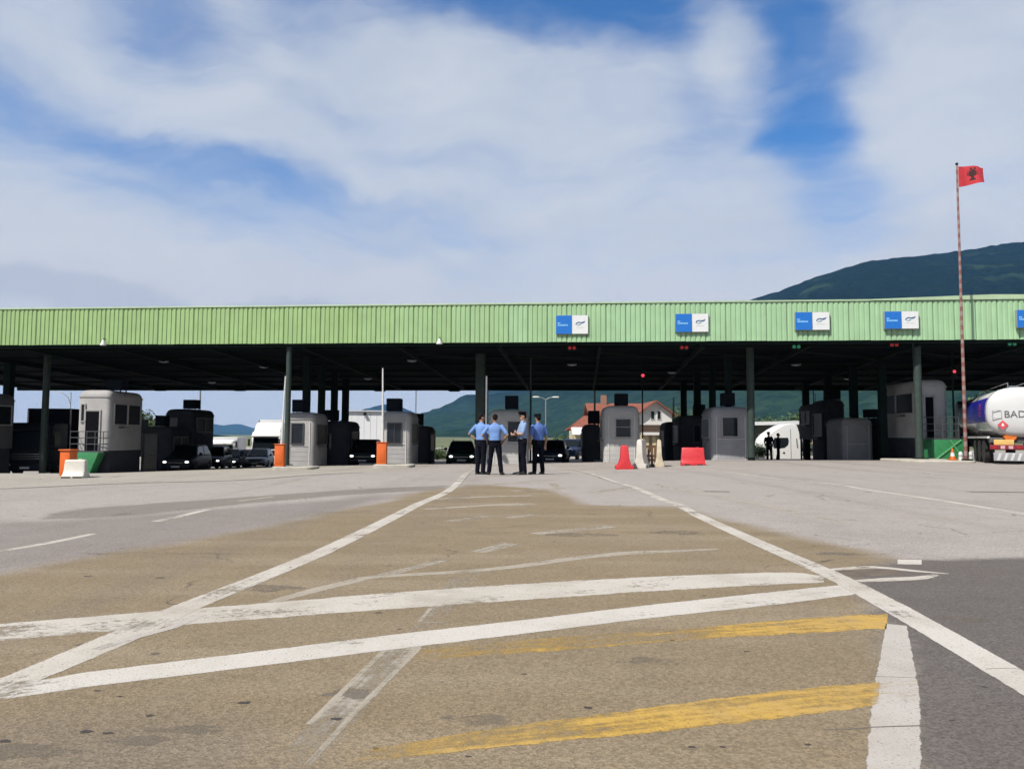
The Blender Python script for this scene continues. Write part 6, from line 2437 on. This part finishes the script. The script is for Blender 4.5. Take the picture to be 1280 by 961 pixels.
# long wing with ridge across
w0 = LX(742)
b = MB()
b.box(((w0 + g0) / 2, 6.5, LZ(520) / 2), (g0 - w0, 7, LZ(520)))
b.build('wing_wall', plaster, t)
b = MB()
slab(b, [(w0 - 0.4, 2.2, LZ(521)), (g0 + 1.5, 2.2, LZ(521)), (g0 + 1.5, 6.5, LZ(503)), (w0 - 0.4, 6.5, LZ(503))], 0.16)
b.build('roof_slope', tile_r, t)
b = MB()
slab(b, [(w0 - 0.4, 10.8, LZ(521)), (g0 + 1.5, 10.8, LZ(521)), (g0 + 1.5, 6.5, LZ(503)), (w0 - 0.4, 6.5, LZ(503))], 0.16)
b.build('roof_slope', tile_r, t)
b = MB()
b.box((LX(762), 6.2, LZ(500)), (0.7, 0.7, 1.8))
b.build('chimney', mat('brick_chimney', (0.3, 0.16, 0.11), rough=0.9), t)

# lower building with red roof and white awning
yl = 90
a = P(711, 575, yl)
t = thing('small_building', 'low building with red roof and white awning beside the dark booth', 'building', (a.x, yl, gz(a.x, yl)))


def Lq(px, py):
    q = P(px, py, yl)
    return (q.x - t.location.x, q.z - t.location.z)


x0, _ = Lq(716, 540)
x1, _ = Lq(752, 540)
zr0, zr1 = Lq(716, 536)[1], Lq(730, 520)[1]
b = MB()
b.box(((x0 + x1) / 2, 3, zr0 / 2), (x1 - x0, 5.5, zr0))
b.build('wall', beige_w, t)
b = MB()
slab(b, [(x0 - 0.5, 0, zr0 - 0.2), (x1 + 0.5, 0, zr0 - 0.2), (x1 - 0.5, 3, zr1), (x0 + 1.6, 3, zr1)], 0.15)
b.build('roof_slope', tile_r, t)
b = MB()
slab(b, [(x0 - 0.5, 6, zr0 - 0.2), (x1 + 0.5, 6, zr0 - 0.2), (x1 - 0.5, 3, zr1), (x0 + 1.6, 3, zr1)], 0.15)
b.build('roof_slope', tile_r, t)
b = MB()
za = Lq(720, 538)[1]
b.loft([[(x0 - 0.2, -2.0, za - 0.5), (x0 + 1.9, -2.0, za - 0.5), (x0 + 1.9, -0.02, za + 0.3), (x0 - 0.2, -0.02, za + 0.3)], [(x0 - 0.2, -2.0, za - 0.42), (x0 + 1.9, -2.0, za - 0.42), (x0 + 1.9, -0.02, za + 0.38), (x0 - 0.2, -0.02, za + 0.38)]])
b.build('awning', white_tarp, t)
for x in (x0 - 0.1, x0 + 1.8):
    b = MB()
    b.bar((x, -1.95, 0), (x, -1.95, za - 0.45), 0.07)
    b.build('awning_post', galv, t)
for px in (735, 744):
    q = Lq(px, 552)
    window(t, (q[0], 0.245, q[1]), 0.7, 1.0, 'F', plaster)

# white warehouse end wall
yw = 88
a, c = P(431, 580, yw), P(479, 514.5, yw)
t = thing('warehouse', 'plain white warehouse wall seen between two grey booths', 'warehouse', ((a.x + c.x) / 2, yw, gz(a.x, yw)))
wW, wH = c.x - a.x, c.z - t.location.z
b = MB()
b.box((0, 6, wH / 2 - 0.1), (wW, 12, wH + 0.1))
b.build('wall', mat('white_metal_cladding', (0.74, 0.75, 0.76), rough=0.5, var=0.03, scale=0.5), t)
npl = 6
for k in range(npl):
    b = MB()
    b.box((-wW / 2 + (k + 0.5) * wW / npl, -0.02, wH / 2), (wW / npl - 0.035, 0.04, wH - 0.1))
    b.build('cladding_panel', MATS['white_metal_cladding'], t)
b = MB()
b.box((0, 5.9, wH + 0.06), (wW + 0.3, 12.4, 0.16))
b.build('roof_edge', mat('pale_grey_trim', (0.5, 0.52, 0.55), rough=0.5), t)
b = MB()
b.bar((0.1, -0.2, wH - 0.35), (0.1, -0.2, wH + 0.3), 0.1)
b.box((0.1, -0.3, wH - 0.3), (0.3, 0.3, 0.25))
b.build('floodlight', dark_steel, t)

# long low building with white roof behind the white truck cab
yk = 80
a, c = P(930, 575, yk), P(1035, 527.5, yk)
t = thing('low_building', 'long low dark building with white roof edge behind the white truck cab', 'building', ((a.x + c.x) / 2, yk, gz(a.x, yk)))
wW, wH = c.x - a.x, c.z - t.location.z
b = MB()
b.box((0, 4, (wH - 0.4) / 2), (wW - 0.6, 7, wH - 0.4))
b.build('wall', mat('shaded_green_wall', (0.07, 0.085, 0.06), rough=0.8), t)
b = MB()
b.loft([[(-wW / 2, -0.6, wH - 0.40), (wW / 2, -0.6, wH - 0.18), (wW / 2, 8.2, wH - 0.18), (-wW / 2, 8.2, wH - 0.4)], [(-wW / 2, -0.6, wH - 0.05), (wW / 2, -0.6, wH + 0.2), (wW / 2, 8.2, wH + 0.2), (-wW / 2, 8.2, wH - 0.05)]])
b.build('roof', mat('white_roof_sheet', (0.72, 0.73, 0.72), rough=0.5), t)
for k in range(7):
    window(t, (-wW / 2 + 0.9 + k * (wW - 1.6) / 6, 0.495, wH * 0.5), 0.75, 0.9, 'F', beige_w)


# ------------------------------------------------------------------ trees and bushes
leaf_ms = [mat('leaf_green_a', (0.055, 0.10, 0.022), rough=0.7, var=0.3, scale=1.5), mat('leaf_green_b', (0.08, 0.13, 0.03), rough=0.7, var=0.3, scale=1.5), mat('leaf_green_c', (0.035, 0.07, 0.02), rough=0.7, var=0.3, scale=1.5)]
bark = mat('bark', (0.09, 0.065, 0.045), rough=0.9, var=0.3, scale=6)


def tree(name, label, cat, loc, H, cr, leaves, seed, group, trunk_h=0.35, leaf=0.22):
    rd = random.Random(seed)
    t_ = thing(name, label, cat, loc, 0, group)
    b_ = MB()
    b_.tube([(0, 0, -0.1), (0.05, 0, H * trunk_h), (0.0, 0.05, H * 0.8)], [0.05 * H * 0.5, 0.04 * H * 0.5, 0.02], 9)
    tips = []
    for k in range(9):
        a = rd.uniform(0, 6.28)
        z_ = H * rd.uniform(trunk_h, 0.75)
        l_ = cr * rd.uniform(0.5, 0.9)
        tip = Vector((math.cos(a) * l_, math.sin(a) * l_, z_ + H * rd.uniform(0.05, 0.2)))
        b_.tube([(0, 0, z_ - 0.1 * H), tip * 0.5 + Vector((0, 0, z_ * 0.5 - 0.02 * H)), tip], [0.022 * H * 0.5, 0.014 * H * 0.5, 0.01], 6)
        tips.append(tip)
    b_.build('trunk', bark, t_, smooth=True)
    b_ = MB()
    clumps = tips + [Vector((rd.gauss(0, cr * 0.4), rd.gauss(0, cr * 0.4), H * rd.uniform(trunk_h + 0.1, 0.97))) for _ in range(16)]
    for k in range(leaves):
        c_ = rd.choice(clumps)
        p = c_ + Vector((rd.gauss(0, cr * 0.20), rd.gauss(0, cr * 0.20), rd.gauss(0, cr * 0.16)))
        if p.z < H * 0.12:
            continue
        m_ = Euler((rd.uniform(-1, 1), rd.uniform(-1, 1), rd.uniform(0, 6.28))).to_matrix()
        s = leaf * rd.uniform(0.6, 1.3)
        b_.mat(rd.randrange(3))
        b_.add([p + m_ @ Vector(q) for q in ((-s / 2, 0, 0), (0, -s * 0.3, 0.02), (s / 2, 0, 0), (0, s * 0.3, 0.02))], [(0, 1, 2, 3)])
    me_ = bpy.data.meshes.new('crown')
    me_.from_pydata(b_.v, [], b_.f)
    for m_ in leaf_ms:
        me_.materials.append(m_)
    me_.polygons.foreach_set('material_index', b_.m)
    obj('crown', me_, t_)
    return t_


for i, (px, pyt, y, cr, lb) in enumerate(((172, 517, 92, 2.6, 'round green tree behind the grey raised booth'), (186, 521, 98, 2.6, 'lower green tree beside the low charcoal booth'),
                                          (1001, 521, 110, 3.0, 'tall tree behind the low building with white roof'), (957, 526, 108, 2.6, 'green tree rising over the low white roof'),
                                          (707, 548, 120, 2.2, 'small green tree beyond the blue pickup'), (845, 515, 112, 3.2, 'dark tree beside the white gabled house'), (1235, 497, 70, 2.8, 'dark tree crown rising behind the tanker'))):
    b_ = P(px, 575, y)
    g = gz(b_.x, y)
    tree('tree', lb, 'tree', (b_.x, y, g), P(px, pyt, y).z - g, cr, 2600, 40 + i, 'trees beyond the canopy', leaf=0.34)
for i, (px, pyt, y, cr, lb) in enumerate(((546, 566, 66, 0.9, 'low bush beside the dark green car'), (553, 570, 70, 0.9, 'second low bush beside the dark green car'), (540, 568, 76, 1.0, 'bush close to the narrow charcoal booth'),
                                          (722, 566, 84, 0.9, 'bush below the white awning'), (942, 556, 66, 1.0, 'bush between the green column and the white truck cab'), (948, 562, 62, 0.9, 'low bush touching the white truck cab'))):
    b_ = P(px, 580, y)
    g = gz(b_.x, y)
    tree('bush', lb, 'bush', (b_.x, y, g), max(0.9, P(px, pyt, y).z - g), cr, 900, 80 + i, 'bushes beyond the canopy', trunk_h=0.1, leaf=0.16)

# ------------------------------------------------------------------ mountains
forest = bpy.data.materials.new('forested_slope')
forest.use_nodes = True
nt = forest.node_tree
N, L = nt.nodes, nt.links
bs = N['Principled BSDF']
tc = N.new('ShaderNodeTexCoord')


def fn(scale, det=8, rough=0.6):
    n = N.new('ShaderNodeTexNoise')
    n.inputs['Scale'].default_value = scale
    n.inputs['Detail'].default_value = det
    n.inputs['Roughness'].default_value = rough
    L.new(tc.outputs['Object'], n.inputs['Vector'])
    return n.outputs['Fac']


def fmix(f, a, c, lo=0.4, hi=0.6):
    mr = N.new('ShaderNodeMapRange')
    mr.interpolation_type = 'SMOOTHSTEP'
    mr.inputs['From Min'].default_value = lo
    mr.inputs['From Max'].default_value = hi
    L.new(f, mr.inputs['Value'])
    mx = N.new('ShaderNodeMix')
    mx.data_type = 'RGBA'
    L.new(mr.outputs[0], mx.inputs['Factor'])
    for k_, v_ in (('A', a), ('B', c)):
        if isinstance(v_, tuple):
            mx.inputs[k_].default_value = (*v_, 1)
        else:
            L.new(v_, mx.inputs[k_])
    return mx.outputs['Result']


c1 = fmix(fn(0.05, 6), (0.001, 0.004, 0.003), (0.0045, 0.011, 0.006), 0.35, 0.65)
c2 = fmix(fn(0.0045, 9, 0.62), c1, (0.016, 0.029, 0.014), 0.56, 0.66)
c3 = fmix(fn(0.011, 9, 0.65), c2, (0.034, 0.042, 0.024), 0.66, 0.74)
# greener lower slopes, valley haze put into their paler colour; darker forest above
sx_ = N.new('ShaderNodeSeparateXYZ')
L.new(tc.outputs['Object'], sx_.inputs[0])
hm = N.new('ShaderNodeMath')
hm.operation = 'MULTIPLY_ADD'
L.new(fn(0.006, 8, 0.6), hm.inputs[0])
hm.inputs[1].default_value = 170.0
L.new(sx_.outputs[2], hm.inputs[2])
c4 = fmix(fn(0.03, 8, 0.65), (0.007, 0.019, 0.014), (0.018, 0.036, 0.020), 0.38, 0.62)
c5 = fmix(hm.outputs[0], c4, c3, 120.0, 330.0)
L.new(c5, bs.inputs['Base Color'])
bs.inputs['Roughness'].default_value = 1.0
bs.inputs['Specular IOR Level'].default_value = 0.0
bp_ = N.new('ShaderNodeBump')
bp_.inputs['Strength'].default_value = 0.8
bp_.inputs['Distance'].default_value = 6.0
L.new(fn(0.09, 5), bp_.inputs['Height'])
L.new(bp_.outputs[0], bs.inputs['Normal'])


def mountain(name, label, sky_pts, d_foot, d_ridge, nx_, ny_, amp, seed, foot_z=-1.2, mate=forest, depth=None):
    """a slope that climbs from its foot to a skyline; skyline points are (pixel x, pixel y) seen at d_ridge"""
    xs0, xs1 = sky_pts[0][0], sky_pts[-1][0]
    vs_, fs = [], []
    for i in range(nx_ + 1):
        px = xs0 + (xs1 - xs0) * i / nx_
        py = table(sky_pts, px)
        kk = table(depth, px) if depth else 1.0
        top = P(px, py, d_ridge * kk)
        for j in range(ny_ + 9):
            tt = j / ny_
            y = (d_foot + (d_ridge - d_foot) * tt) * kk
            x = (px - 640) / FPX * (d_ridge * kk * 0.35 + y * 0.65)
            if tt <= 1:
                z = foot_z + (top.z - foot_z) * (tt ** 1.15)
            else:
                z = top.z - (tt - 1) * (top.z - foot_z) * 1.6
            env = min(1.0, tt * 3) * (min(1.0, max(0, abs(1 - tt) * 3 + 0.10)))
            q = Vector((x, y, seed * 37.0))
            z += amp * env * (mnoise.fractal(q * (1.0 / 420.0), 1.0, 2.1, 6) * 1.0) * min(1.0, (top.z - foot_z) / 120.0)
            z += min(5.0, amp * 0.10) * mnoise.noise(q * (1 / 14.0)) * min(1, tt * 2) * min(1.0, max(0.0, (top.z - foot_z) / 60.0))
            vs_.append((x, y, z))
    m_ = ny_ + 9
    for i in range(nx_):
        for j in range(m_ - 1):
            fs.append((i * m_ + j, (i + 1) * m_ + j, (i + 1) * m_ + j + 1, i * m_ + j + 1))
    me_ = bpy.data.meshes.new(name)
    me_.from_pydata(vs_, [], fs)
    me_.polygons.foreach_set('use_smooth', [True] * len(fs))
    me_.materials.append(mate)
    return tag(obj(name, me_), label, kind='structure')


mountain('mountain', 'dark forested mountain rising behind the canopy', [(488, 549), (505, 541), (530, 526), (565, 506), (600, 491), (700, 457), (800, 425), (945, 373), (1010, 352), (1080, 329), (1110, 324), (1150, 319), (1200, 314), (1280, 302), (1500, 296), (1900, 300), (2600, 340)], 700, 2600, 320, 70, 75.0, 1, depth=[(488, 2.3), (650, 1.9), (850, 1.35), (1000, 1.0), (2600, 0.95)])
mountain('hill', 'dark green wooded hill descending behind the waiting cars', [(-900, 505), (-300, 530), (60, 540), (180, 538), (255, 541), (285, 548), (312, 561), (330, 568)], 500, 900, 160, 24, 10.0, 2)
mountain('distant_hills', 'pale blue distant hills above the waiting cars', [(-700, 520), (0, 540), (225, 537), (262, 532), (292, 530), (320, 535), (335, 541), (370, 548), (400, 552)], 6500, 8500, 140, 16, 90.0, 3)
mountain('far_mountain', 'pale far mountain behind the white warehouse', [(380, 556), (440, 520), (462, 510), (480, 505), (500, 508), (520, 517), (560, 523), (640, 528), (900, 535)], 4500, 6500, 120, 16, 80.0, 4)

# ------------------------------------------------------------------ haze
hz_m = bpy.data.materials.new('thin_haze')
hz_m.use_nodes = True
hz_m.node_tree.nodes.clear()
ho = hz_m.node_tree.nodes.new('ShaderNodeOutputMaterial')
hv = hz_m.node_tree.nodes.new('ShaderNodeVolumePrincipled')
hv.inputs['Color'].default_value = (0.22, 0.50, 1.0, 1)
hv.inputs['Density'].default_value = 0.00005
hv.inputs['Anisotropy'].default_value = 0.0
hz_m.node_tree.links.new(hv.outputs[0], ho.inputs['Volume'])
b = MB()
b.box((0, 4000, 373.5), (24000, 14000, 753))
haze = b.build('haze', hz_m)
tag(haze, 'thin bluish haze in the air', kind='stuff')
